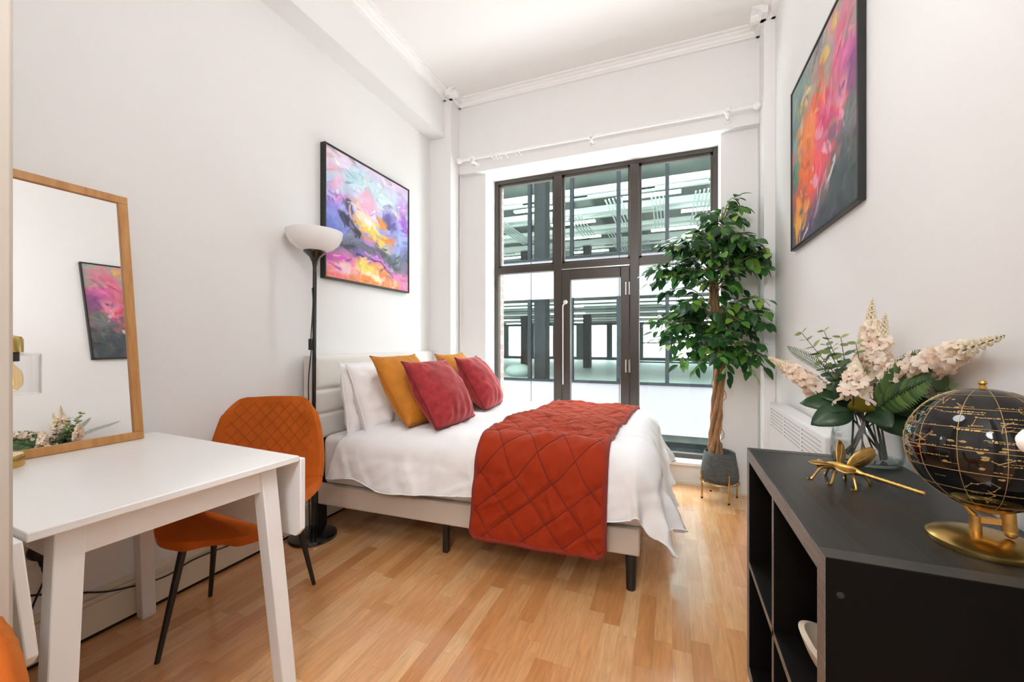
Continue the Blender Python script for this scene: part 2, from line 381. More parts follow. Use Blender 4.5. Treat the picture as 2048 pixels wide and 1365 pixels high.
# ---- window
win = empty('window_1', (-1.62,YR,.17), kind='structure', label='dark bronze metal framed window wall with six openings above white sill', cat='window')
O = (-1.62,YR,.17)
fr = MB(O); y0, y1 = YR-.005, YR+.055
fr.box((-1.622,y0,.17),(-1.585,y1,2.712)); fr.box((.305,y0,.17),(.342,y1,2.712)); fr.box((-1.585,y0,2.675),(.305,y1,2.712)); fr.box((-1.585,y0,.17),(.305,y1,.215))
fr.box((-1.585,y0,1.80),(.305,y1,1.862))
fr.build('outer_frame', M['frame'], win, bevel=.004)
for x0, x1 in ((-1.022,-.945),(-.342,-.266)):
    MB(O).box((x0,y0-.012,.215),(x1,y1,2.675)).build('mullion', M['frame'], win, bevel=.004)
XS = [(-1.585,-1.022),(-.945,-.342),(-.266,.305)]
for (x0, x1) in XS:
    MB(O).box((x0,YR+.024,1.862),(x1,YR+.030,2.675)).build('pane', M['glass'], win)
for (x0, x1) in (XS[0], XS[2]):
    MB(O).box((x0,YR+.024,.215),(x1,YR+.030,1.80)).build('pane', M['glass'], win)
for (x0, x1) in XS:           # slim inner beads of the upper lights
    bd = MB(O)
    for a, b in (((x0,1.862),(x0+.018,2.675)),((x1-.018,1.862),(x1,2.675)),((x0,2.655),(x1,2.675)),((x0,1.862),(x1,1.880))):
        bd.box((a[0],YR+.008,a[1]),(b[0],YR+.045,b[1]))
    bd.build('glazing_bead', M['frame'], win)
dr = empty('door_1', (-.64,YR,.21), kind='structure', label='narrow glazed metal balcony door in the middle of the window wall', cat='door')
DO = (-.64,YR,.21)
d_ = MB(DO); yy0, yy1 = YR-.022, YR+.04
d_.box((-.942,yy0,.22),(-.865,yy1,1.795)); d_.box((-.420,yy0,.22),(-.345,yy1,1.795)); d_.box((-.865,yy0,1.705),(-.420,yy1,1.795)); d_.box((-.865,yy0,.22),(-.420,yy1,.33))
d_.build('leaf_frame', M['frame'], dr, bevel=.005)
MB(DO).box((-.865,YR+.010,.33),(-.420,YR+.016,1.705)).build('pane', M['glass'], dr)
MB(DO).box((-.945,yy0-.006,1.797),(-.345,YR-.003,1.806)).build('head_strip', M['steel'], dr)
for zc in (1.60,.93):
    h = MB(DO)
    for xx in (-.372,-.345): h.tube([(xx,yy0-.010,zc-.055),(xx,yy0-.010,zc+.055)], .008, 10)
    h.build('hinge', M['steel'], dr, smooth=True)
h = MB(DO); h.ball((-.905,yy0-.018,1.50), .020, sc=(1,.7,1)); h.tube([(-.905,yy0-.012,1.50),(-.925,yy0-.022,1.47)], .007); h.tube([(-.928,yy0-.02,1.47),(-.930,yy0-.008,.75)], .0055)
h.build('handle', M['plastic'], dr, smooth=True)
struct('wall_exterior', MB().box((-2.6,3.72,-3),(-1.655,3.94,6)).box((.36,3.72,-3),(1.3,3.94,6)).box((-1.655,3.72,2.76),(.36,3.94,6)).box((-1.655,3.72,-3),(.36,3.94,.10)), M['brick'])

# ------------------------------------------------------------------ building across the street
OB = empty('office_building', (-4,10.5,-4), label='pale office building across the street with white bands and open glazed floors', cat='building')
OO = (-4,10.5,-4); FX0, FX1, FY, BY = -13.0, 6.0, 10.5, 25.5
def oc(name, mb, m, **k): return mb.build(name, m, OB, **k)
for z0, z1 in ((-1.11,.13),(2.30,3.39),(6.10,6.6)):
    p = MB(OO)
    x = FX0
    while x < FX1:
        p.box((x+.008,FY,z0),(x+2.342,FY+.12,z1)); x += 2.35
    oc('facade_panel', p, M['spandrel'])
oc('facade_panel', MB(OO).box((FX0,FY,-4),(FX1,FY+.1,-1.9)), M['spandrel'])
for z0, z1, mt in ((-.12,.04,'f_floor'),(3.15,3.30,'f_floor')):
    oc('floor_slab', MB(OO).box((FX0,FY+.12,z0),(FX1,BY,z1)), M[mt])
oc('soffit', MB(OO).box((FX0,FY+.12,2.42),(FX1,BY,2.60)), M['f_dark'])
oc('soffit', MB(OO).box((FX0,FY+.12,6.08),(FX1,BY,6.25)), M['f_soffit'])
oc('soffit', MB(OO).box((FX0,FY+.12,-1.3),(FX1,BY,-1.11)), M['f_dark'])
oc('end_wall', MB(OO).box((FX0-.2,FY,-4),(FX0,BY,6.6)), M['f_conc']); oc('end_wall', MB(OO).box((FX1,FY,-4),(FX1+.2,BY,6.6)), M['f_conc'])
oc('roof', MB(OO).box((FX0-.2,FY,6.6),(FX1+.2,BY,6.75)), M['f_conc'])
# rear windows of the two floors
for zf, zc in ((.04,2.42),(3.30,6.08)):
    rw = MB(OO); rw.box((FX0,BY,zf),(FX1,BY+.2,zf+.18)); rw.box((FX0,BY,zc-.22),(FX1,BY+.2,zc)); oc('rear_wall', rw, M['f_teal'])
    x = FX0 + .4; k = 0
    while x < FX1:
        wdt = .34 if k % 2 else .62
        oc('rear_window_post', MB(OO).box((x,BY-.02,zf+.18),(x+wdt,BY+.15,zc-.22)), M['f_teal']); x += 1.55 if k % 2 else 1.9; k += 1
    oc('rear_glazing', MB(OO).box((FX0,BY+.06,zf+.18),(FX1,BY+.07,zc-.22)), M['f_glass'])
# facade mullions and glass
for z0, z1 in ((.13,2.30),(3.39,6.10)):
    for x in (-6.2,-4.95,-3.645,-2.47,-1.27,-.12,1.05,2.3):
        oc('facade_mullion', MB(OO).box((x-.045,FY-.03,z0),(x+.045,FY+.09,z1)), M['f_mull'])
    oc('facade_sill', MB(OO).box((FX0,FY-.05,z0-.05),(FX1,FY+.1,z0+.01)), M['f_mull'])
    oc('facade_glazing', MB(OO).box((FX0,FY+.04,z0),(FX1,FY+.05,z1)), M['f_glass'])
oc('facade_glazing', MB(OO).box((FX0,FY+.04,-1.9),(FX1,FY+.05,-1.11)), M['f_glass'])
oc('storefront', MB(OO).box((FX0,FY+.5,-1.9),(FX1,FY+.6,-1.11)), M['f_mull'])
for zf, zc in ((.04,2.42),(3.30,6.08)):
    for x0, x1, y in ((-3.60,-3.27,10.75),(-3.56,-3.26,17.2),(1.9,2.25,10.75),(1.9,2.25,17.2),(-9.2,-8.85,10.75),(-9.2,-8.85,17.2),(-6.4,-6.1,17.2),(4.6,5.0,17.2)):
        oc('column', MB(OO).box((x0,y,zf),(x1,y+.45,zc)), M['f_col'], bevel=.02)
r = MB(OO)
for z in (.62,1.10): r.box((-1.2,FY+.18,z),(2.2,FY+.21,z+.035))
oc('guard_rail', r, M['f_mull'])
rnd = random.Random(3)
# services under the soffits
for y, z, hgt, dep in ((11.2,5.30,.14,.20),(12.0,5.42,.10,.16),(12.8,5.22,.20,.35),(13.9,5.40,.10,.14),(14.7,5.20,.16,.30),(15.9,5.36,.12,.2),(17.0,5.25,.2,.32),(18.4,5.4,.1,.2),(19.6,5.2,.22,.4),(21.2,5.4,.12,.2),(22.6,5.3,.2,.3)):
    xa = FX0 + rnd.uniform(0,1.2); 
    oc('service_duct', MB(OO).box((xa,y,z),(FX1-rnd.uniform(0,1),y+dep,z+hgt)), M['f_pipe'], bevel=.02)
for y in (11.55,13.35,15.3,17.8,20.4,23.2):
    x = FX0 + rnd.uniform(.2,1.5)
    while x < FX1-2:
        oc('light_batten', MB(OO).box((x,y,5.12),(x+1.5,y+.16,5.17)), M['f_lamp']); x += rnd.uniform(3.2,4.2)
for x, y0_, y1_ in ((-1.75,11.4,14.2),(-.55,11.6,14.9),(-3.1,12.6,15.2),(-2.2,14.6,18.5),(.55,11.6,14.9),(-5.6,11.6,15.4)):
    c = MB(OO)
    for k in range(5): c.box((x+.10*k,y0_,5.06+.01*k),(x+.10*k+.035,y1_,5.095+.01*k))
    oc('conduit_bundle', c, M['f_pipe'])
for x in (-7.6,-4.4,-2.8,-.9,.9):
    oc('cross_duct', MB(OO).box((x,12.0,5.45),(x+.45,24,5.66)), M['f_conc'])
for y in (11.3,12.4,13.4,14.6,15.8,17.4,19.2,21.4,23.4):
    oc('service_duct', MB(OO).box((FX0+rnd.uniform(0,2),y,2.24),(FX1-rnd.uniform(0,2),y+rnd.uniform(.04,.12),2.30)), M['f_pipe'] if rnd.random() < .6 else M['f_conc'])
for y in (12.0,15.0,18.4,22.0):
    x = FX0 + rnd.uniform(.2,1.5)
    while x < FX1-2:
        oc('light_batten', MB(OO).box((x,y,2.20),(x+1.3,y+.14,2.24)), M['f_lamp']); x += rnd.uniform(3.0,4.4)
oc('rubble_bag', MB(OO).ball((-4.6,12.2,.22), .38, 14, 8, (1.2,.8,.6)), M['f_conc'], smooth=True)

# ------------------------------------------------------------------ curtain rod
cr = empty('curtain_rod', (-.64,3.28,2.80), label='thin white curtain rod on three brackets above the window', cat='curtain rod')
CO = (-.64,3.28,2.80); RZ = 2.80
MB(CO).tube([(-1.80,3.28,RZ),(.53,3.28,RZ)], .0105, 12).build('rod', M['trim'], cr, smooth=True)
for x, sg in ((-1.80,-1),(.53,1)):
    g = MB(CO); g.ball((x+sg*.022,3.28,RZ), .026, 14, 10); g.tube([(x-sg*.005,3.28,RZ),(x+sg*.004,3.28,RZ)], .018, 12)
    g.build('finial', M['trim'], cr, smooth=True)
for x in (-1.685,-.613,.368):
    g = MB(CO); g.tube([(x,3.28,RZ-.012),(x,3.28,RZ+.014)], .024, 14); g.tube([(x,3.28,RZ-.02),(x+.012,3.345,RZ-.03),(x+.012,3.36,RZ-.03)], .011, 10); g.ball((x,3.276,RZ-.032), .017)
    g.tube([(x+.012,3.352,RZ-.03),(x+.012,3.36,RZ-.03)], .026, 14)
    g.build('bracket', M['trim'], cr, smooth=True)
ringp = None; rlab = ['nearest the left end bracket','second from the left end bracket','third from the left end bracket','fourth from the left end bracket','fifth from the left end bracket','sixth and farthest right of the bunch']
for k, x in enumerate((-1.49,-1.455,-1.42,-1.36,-1.27,-1.235)):
    if ringp is None:
        ringp = empty('curtain_ring', (x,3.28,RZ)); mb = MB()
        mb.tube([(0,.0195*math.cos(t),.0195*math.sin(t)-.006) for t in [2*PI*i/20 for i in range(21)]], .0035, 8); mb.build('hoop', M['trim'], ringp, smooth=True)
        MB().bar((0,0,-.027),(.014,0,-.046),.006,.006).bar((.014,0,-.046),(.026,0,-.036),.006,.006).build('hook', M['trim'], ringp)
        rg = ringp
    else:
        rg = copy_tree(ringp); rg.location = (x,3.28,RZ)
    tag(rg, 'small white curtain ring on the rod, ' + rlab[k], 'curtain ring', 'curtain rings bunched on the rod')

# ------------------------------------------------------------------ paintings
def paint(o, n, strokes, base, seed, warp=.05, flow=0.0):
    """colour attribute on an n x n grid from painter's strokes; u to the right, v up"""
    me = o.data
    u, v = np.meshgrid(np.linspace(0,1,n+1), np.linspace(0,1,n+1), indexing='ij')
    rng = np.random.RandomState(seed)
    def fbm(fr):
        r = np.zeros_like(u); a = 1.0
        for k in range(4):
            g = rng.rand(int(fr)+3, int(fr)+3)*2-1
            x, y = u*fr, v*fr; i, j = x.astype(int), y.astype(int); fx, fy = x-i, y-j
            fx = fx*fx*(3-2*fx); fy = fy*fy*(3-2*fy)
            r += a*((g[i,j]*(1-fx)+g[i+1,j]*fx)*(1-fy)+(g[i,j+1]*(1-fx)+g[i+1,j+1]*fx)*fy); a *= .5; fr *= 2
        return r
    wu, wv = u + warp*fbm(5), v + warp*fbm(5); tex = fbm(14); tex2 = fbm(9)
    C = np.zeros(u.shape + (3,))
    for k in range(len(base)-1):
        (p0, c0), (p1, c1) = base[k], base[k+1]
        t = np.clip((wv-p0)/(p1-p0), 0, 1)[..., None]; s = (wv >= p0)[..., None]
        C = np.where(s, np.array(c0)*(1-t)+np.array(c1)*t, C) if k else np.array(c0)*(1-t)+np.array(c1)*t
    for (cu, cv, su, sv, ang, col, al, hard) in strokes:
        a = math.radians(ang); du, dv = wu-cu, wv-cv
        x = (du*math.cos(a)+dv*math.sin(a))/su; y = (-du*math.sin(a)+dv*math.cos(a))/sv
        r = np.sqrt(x*x+y*y) + .28*tex + .14*tex2
        k = np.clip((1-r)/(1-hard)*1.0, 0, 1); k = k*k*(3-2*k)*al
        C = C*(1-k[..., None]) + np.array(col)*k[..., None]
    rs = np.random.RandomState(seed+50)
    for k in range(330):          # small loose strokes picked up from the colours beside them
        cu, cv_ = rs.rand(2); iu = int(np.clip(cu+rs.randn()*.035,0,1)*n); iv = int(np.clip(cv_+rs.randn()*.035,0,1)*n)
        col = np.clip(C[iu,iv]*(1+rs.randn()*.10)+rs.randn(3)*.025, 0, 1); a = rs.randn()*.5 + (flow if rs.rand() < .8 else flow+1.2); su = .02+.06*rs.rand(); sv = .006+.016*rs.rand()
        du, dv = wu-cu, wv-cv_; x = (du*math.cos(a)+dv*math.sin(a))/su; y = (-du*math.sin(a)+dv*math.cos(a))/sv
        r = np.sqrt(x*x+y*y) + .3*tex; k_ = np.clip((1-r)/.35, 0, 1)*(.55+.4*rs.rand()); C = C*(1-k_[..., None]) + col*k_[..., None]
    C = np.clip(C*(1+.05*tex[..., None]), 0, 1)
    lin = np.where(C <= .04045, C/12.92, ((C+.055)/1.055)**2.4)
    at = me.color_attributes.new('paint', 'FLOAT_COLOR', 'POINT')
    buf = np.ones(((n+1)*(n+1), 4), dtype=np.float32); buf[:, :3] = lin.reshape(-1, 3); at.data.foreach_set('color', buf.ravel())
def c255(h): return tuple(int(h[i:i+2], 16)/255 for i in (0,2,4))
# left wall: u runs away from the camera (+Y)
P0 = (-2.085,1.945,1.545); PH = .865; PW = .885
pl = empty('canvas_painting', P0, label='square canvas of lilac sky and golden sunset on the left wall above the bed', cat='painting')
f_ = MB(P0); f_.box((-2.083,1.945,1.545),(-2.043,1.957,1.545+PH)); f_.box((-2.083,1.945+PW-.012,1.545),(-2.043,1.945+PW,1.545+PH)); f_.box((-2.083,1.957,1.545),(-2.043,1.945+PW-.012,1.557)); f_.box((-2.083,1.957,1.545+PH-.012),(-2.043,1.945+PW-.012,1.545+PH))
f_.build('frame', M['black_frame'], pl, bevel=.002)
cv = MB(P0); N1 = 230
cv.grid(lambda a, b: (-2.050, 1.957+a*(PW-.024), 1.557+b*(PH-.024)), N1, N1)
co = cv.build('canvas', M['canvas'], pl)
h = c255
paint(co, N1, [
 (.10,.92,.30,.16,10,h('f2dcec'),.9,.3),(.35,.82,.36,.17,-5,h('bfe3ee'),.95,.3),(.62,.80,.22,.16,-20,h('c9e4ea'),.8,.3),(.12,.72,.16,.07,60,h('f4b9dc'),.8,.3),(.06,.83,.10,.06,10,h('f7bcd6'),.7,.3),
 (.10,.55,.18,.07,40,h('8f86d8'),.8,.3),(.14,.62,.13,.06,30,h('e79fe0'),.7,.3),(.45,.66,.15,.20,75,h('f5b6d4'),.9,.35),(.56,.72,.09,.16,70,h('f7c3d8'),.8,.3),(.88,.80,.16,.14,-40,h('c79be2'),.85,.3),
 (.93,.66,.10,.14,70,h('9d5fd0'),.85,.35),(.80,.70,.08,.13,70,h('f5e3cf'),.7,.3),(.78,.60,.22,.13,-60,h('8e86cf'),.9,.35),(.70,.62,.07,.10,30,h('5d5a96'),.8,.4),(.90,.46,.16,.18,80,h('a9bdf0'),.85,.3),
 (.18,.44,.24,.14,-10,h('8d95de'),.9,.3),(.10,.36,.20,.12,-10,h('6f7fd0'),.85,.35),(.30,.50,.16,.05,55,h('f3b26a'),.9,.4),(.26,.58,.05,.09,40,h('4f4d6d'),.8,.5),(.40,.58,.10,.11,60,h('f7ead8'),.85,.3),
 (.62,.56,.11,.09,15,h('f39a45'),.95,.45),(.50,.50,.14,.10,-30,h('fbe9b8'),.95,.35),(.50,.44,.20,.08,-25,h('f9d25c'),.95,.4),(.68,.42,.14,.07,20,h('f39344'),.95,.4),(.60,.37,.18,.05,-18,h('fbd873'),.9,.4),
 (.38,.41,.20,.035,-20,h('ef9d52'),.85,.5),(.26,.46,.15,.05,-35,h('4b4a60'),.9,.5),(.33,.42,.09,.04,-30,h('3f3e52'),.9,.55),(.18,.49,.07,.04,-20,h('3c3c4f'),.85,.5),(.20,.33,.16,.07,10,h('7f8792'),.85,.35),
 (.47,.35,.10,.04,-40,h('d08fd0'),.8,.4),(.80,.36,.14,.08,-10,h('9db2ee'),.8,.35),(.50,.265,.52,.055,-8,h('6d7080'),.95,.45),(.22,.25,.16,.04,-12,h('454652'),.85,.5),(.70,.25,.22,.05,-6,h('585c66'),.9,.45),
 (.88,.23,.16,.10,-25,h('747c88'),.85,.4),(.40,.225,.22,.03,-6,h('7d6fc0'),.85,.4),(.60,.20,.24,.025,-5,h('cf86d6'),.85,.4),(.10,.17,.20,.045,-6,h('d45cc0'),.95,.4),(.28,.165,.2,.02,-4,h('f08bb0'),.85,.4),
 (.16,.09,.20,.055,-4,h('f6ccd4'),.95,.4),(.40,.11,.20,.05,-4,h('f8dd6a'),.95,.4),(.62,.13,.22,.025,-6,h('f7b54a'),.9,.4),(.70,.085,.24,.05,-5,h('f38d4e'),.95,.4),(.52,.07,.16,.02,-5,h('fdf0c8'),.9,.4),
 (.10,.03,.18,.035,-3,h('f0787c'),.95,.4),(.50,.03,.30,.03,-4,h('f29b4a'),.95,.4),(.80,.05,.14,.05,60,h('f6d49a'),.8,.4),(.93,.05,.10,.07,0,h('f28ac0'),.95,.35),(.70,.155,.22,.012,-10,h('3b3348'),.8,.5),(.45,.19,.18,.008,-6,h('40384e'),.8,.5),
 (.78,.19,.02,.05,-20,h('f6eef2'),.7,.4),(.55,.60,.03,.08,65,h('fdfaf0'),.7,.4),(.45,.545,.05,.03,-30,h('ffffff'),.7,.4),(.33,.75,.07,.03,-25,h('ffffff'),.4,.3),
], [(0,h('f3a06c')),(.16,h('e084bd')),(.28,h('70748a')),(.45,h('8f97dc')),(.62,h('c3b8ea')),(.8,h('bfe0ec')),(1,h('e3cdea'))], 5, .03, -.15)
# right wall: u runs toward the camera (-Y), bottom at 1.645
QY0, QY1, QZ = 2.700, 1.810, 1.645; QH = .885; QX = .618
P1 = (XR,QY1,QZ)
pr = empty('canvas_painting', P1, label='large black framed canvas of pink and orange strokes on the right wall', cat='painting')
f_ = MB(P1); x0, x1 = QX, XR-.002
f_.box((x0,QY1,QZ),(x1,QY1+.012,QZ+QH)); f_.box((x0,QY0-.012,QZ),(x1,QY0,QZ+QH)); f_.box((x0,QY1+.012,QZ),(x1,QY0-.012,QZ+.012)); f_.box((x0,QY1+.012,QZ+QH-.012),(x1,QY0-.012,QZ+QH))
f_.build('frame', M['black_frame'], pr, bevel=.002)
cv = MB(P1); cv.grid(lambda a, b: (QX+.006, QY0-.012-a*(QY0-QY1-.024), QZ+.012+b*(QH-.024)), N1, N1)
co = cv.build('canvas', M['canvas'], pr)
paint(co, N1, [
 (.10,.78,.22,.22,60,h('6f8f92'),.9,.3),(.08,.92,.18,.14,50,h('8aa29c'),.9,.3),(.50,.95,.26,.14,60,h('8e8288'),.85,.3),(.42,.82,.22,.10,55,h('b9a396'),.8,.3),(.72,.97,.20,.12,60,h('d6a0a0'),.85,.3),
 (.86,.90,.16,.22,80,h('d98a98'),.9,.3),(.90,.70,.14,.22,80,h('c0609c'),.9,.3),(.80,.78,.16,.14,60,h('e0708e'),.85,.3),(.98,.55,.10,.25,85,h('7a4f88'),.8,.35),(.62,.86,.05,.10,70,h('e5c06a'),.9,.45),
 (.77,.95,.05,.07,80,h('e8c06a'),.9,.45),(.26,.78,.03,.10,80,h('dccf5c'),.9,.45),(.33,.83,.03,.08,70,h('d8c878'),.8,.4),(.20,.62,.18,.07,80,h('d9c4ae'),.85,.35),(.06,.58,.14,.09,85,h('7fb5c0'),.9,.35),
 (.09,.45,.10,.10,85,h('2f9f90'),.95,.4),(.05,.38,.07,.09,80,h('2b8c80'),.9,.4),(.16,.48,.035,.14,5,h('b6bd6a'),.8,.4),(.48,.60,.26,.24,65,h('f0704c'),.95,.35),(.34,.56,.16,.26,70,h('f58a48'),.95,.35),
 (.30,.38,.16,.24,70,h('f4743c'),.95,.4),(.66,.60,.14,.12,60,h('c66a84'),.8,.35),(.60,.46,.24,.20,60,h('ee4f7a'),.95,.35),(.68,.50,.12,.22,55,h('e03c78'),.9,.4),(.50,.32,.20,.16,55,h('f25470'),.95,.35),
 (.35,.25,.24,.10,48,h('f5643a'),.95,.4),(.14,.22,.14,.10,50,h('f69a3e'),.95,.4),(.22,.12,.18,.07,40,h('f3a048'),.85,.4),(.88,.40,.16,.22,70,h('6d747a'),.95,.35),(.82,.22,.24,.14,20,h('585f62'),.98,.4),
 (.66,.10,.34,.09,20,h('4c5558'),.98,.4),(.92,.12,.16,.16,10,h('474f52'),.95,.4),(.30,.06,.26,.045,22,h('564a66'),.95,.4),(.14,.04,.20,.04,20,h('6a4a78'),.9,.4),(.40,.13,.16,.03,35,h('8c5c88'),.8,.4),
 (.82,.555,.10,.09,30,h('d98aa8'),.95,.6),(.80,.47,.03,.07,70,h('e2a0b8'),.9,.6),(.52,.50,.035,.07,70,h('ef9db0'),.9,.6),(.62,.60,.05,.10,75,h('d98a9c'),.8,.5),(.62,.38,.03,.09,75,h('f4a8c0'),.95,.6),
 (.42,.37,.03,.05,70,h('f6a8b8'),.9,.6),(.48,.28,.05,.06,75,h('f2a0bc'),.95,.6),(.40,.30,.02,.04,60,h('f4b0b8'),.85,.5),(.28,.26,.03,.05,75,h('f6a0a0'),.8,.5),(.55,.20,.17,.018,42,h('c8a8b0'),.95,.6),
 (.30,.17,.10,.02,40,h('f2b0a0'),.85,.5),(.48,.12,.14,.012,36,h('b58ca8'),.85,.5),(.22,.06,.14,.015,30,h('d8c070'),.8,.5),(.28,.035,.10,.012,32,h('e8e4e8'),.9,.6),(.72,.27,.02,.05,-40,h('e8dce4'),.8,.5),(.10,.10,.09,.06,60,h('f7b24a'),.9,.4),
], [(0,h('5a5468')),(.15,h('6a6468')),(.4,h('e0604c')),(.65,h('c88a78')),(.85,h('8f9a94')),(1,h('9aa39c'))], 9, .025, .9)

# ------------------------------------------------------------------ table
TR = math.radians(-2.8); TC = (-1.62,.717,0); TH = .755
tb = empty('dining_table', TC, TR, label='white drop-leaf dining table with splayed legs against the left wall', cat='table')
MB().box((-.444,-.304,TH-.020),(.444,.304,TH)).build('tabletop', M['white_lacquer'], tb, bevel=.003)
ap = [((-.36,-.246,TH-.098),(.36,-.226,TH-.020)),((-.36,.226,TH-.098),(.36,.246,TH-.020)),((-.392,-.22,TH-.098),(-.370,.22,TH-.020)),((.370,-.22,TH-.098),(.392,.22,TH-.020))]
for a, b in ap: MB().box(a, b).build('apron', M['white_lacquer'], tb, bevel=.002)
for sx in (1,-1):
    for sy in (-1,1):
        def quad(cx, cy, s, z): return [(cx-s,cy-s,z),(cx+s,cy-s,z),(cx+s,cy+s,z),(cx-s,cy+s,z)]
        MB().hexa(quad(sx*.425,sy*.268,.0235,0) + quad(sx*.376,sy*.226,.0255,TH-.020)).build('leg', M['white_lacquer'], tb, bevel=.003)
for sy in (-1,1):
    l = MB(); y0_, y1_ = sorted((sy*.308, sy*.327)); zb, zt = .478, TH-.012; c = .025
    A = [(-.444,zt),(-.444,zb+c),(-.444+c,zb),(.444-c,zb),(.444,zb+c),(.444,zt)]
    sw = (lambda z: .024*(zt-z)/(zt-zb)) if sy < 0 else (lambda z: 0)      # the near leaf hangs in a little
    lo = [l.pt((x,y0_+sw(z),z)) for x, z in A]; hi = [l.pt((x,y1_+sw(z),z)) for x, z in A]
    l.face(lo); l.face(hi[::-1])
    for k in range(6): l.face((lo[(k+1)%6], lo[k], hi[k], hi[(k+1)%6]))
    l.build('drop_leaf', M['white_lacquer'], tb, bevel=.003)
for sy in (1,):
    MB().box((.30,.246,TH-.035),(.34,.325,TH-.021)).box((-.34,.246,TH-.035),(-.30,.325,TH-.021)).build('hinge', M['steel'], tb)

# ------------------------------------------------------------------ mirror, leaning on the wall on the table
MW, MH = .72, .973; mx0, tilt = -1.952, math.atan2(.121, .965)
mir = empty('mirror', (mx0-.004,.952-MW/2,TH), math.radians(-1.0), label='tall pine framed mirror leaning on the left wall on the white table', cat='mirror')
MM = Matrix.Rotation(-tilt, 4, 'Y')      # top leans back toward -X
def mbox(mb, a, b): return mb.box(a, b, MM)
f_ = MB(); t_ = .030; d0, d1 = -.010, .012
mbox(f_, (d0,-MW/2,0),(d1,MW/2,t_)); mbox(f_, (d0,-MW/2,MH-t_),(d1,MW/2,MH)); mbox(f_, (d0,-MW/2,t_),(d1,-MW/2+t_,MH-t_)); mbox(f_, (d0,MW/2-t_,t_),(d1,MW/2,MH-t_))
f_.build('frame', M['pine'], mir, bevel=.002)
g_ = MB(); mbox(g_, (-.006,-MW/2+t_,t_),(.003,MW/2-t_,MH-t_)); g_.build('mirror_glass', M['mirror'], mir)

# ------------------------------------------------------------------ brass table lamp
lx, ly = -1.885, .559
lm = empty('table_lamp', (lx,ly,TH), label='brass table lamp with clear glass shade and amber bulb beside the mirror', cat='lamp')
MB().lathe([(0,0),(.054,0),(.056,.003),(.056,.034),(.053,.038),(0,.038)], n=40).build('base', M['brass'], lm, smooth=True)
hx, hy = .025, .012      # hanging head
MB().tube(bez([(-.035,-.02,.036),(-.035,-.02,.30),(-.032,-.018,.405),(-.006,-.003,.436),(hx,hy,.428),(hx,hy,.395)],8), .0055, 10).build('pole', M['brass'], lm, smooth=True)
MB().lathe([(0,.402),(.012,.402),(.030,.397),(.034,.388),(.034,.350),(0,.350)], (hx,hy,0), 32).build('socket', M['brass'], lm, smooth=True)
M['lamp_glass'] = glass_mat('lamp_shade_glass', (.985,.985,.985), .8, 1.45, edge=.10)
sh = MB().lathe([(.020,.349),(.066,.346),(.070,.342),(.070,.222),(.0675,.222),(.0675,.340),(.020,.345)], (hx,hy,0), 40).build('glass_shade', M['lamp_glass'], lm, smooth=True)
MB().lathe([(.026,.350),(.026,.322),(.0,.322)], (hx,hy,0), 24).build('bulb_holder', M['black_plastic'], lm, smooth=True)
bl = MB().lathe([(.013,.322),(.016,.312),(.030,.292),(.034,.272),(.033,.250),(.022,.234),(0,.228)], (hx,hy,0), 28).build('bulb', M['amber'], lm, smooth=True)
fl = MB()
for k in range(6):
    a = 2*PI*k/6; fl.tube([(hx+.009*math.cos(a),hy+.009*math.sin(a),.300),(hx+.013*math.cos(a+.3),hy+.013*math.sin(a+.3),.250)], .0016, 5)
fl.build('filament', M['filament'], bl)

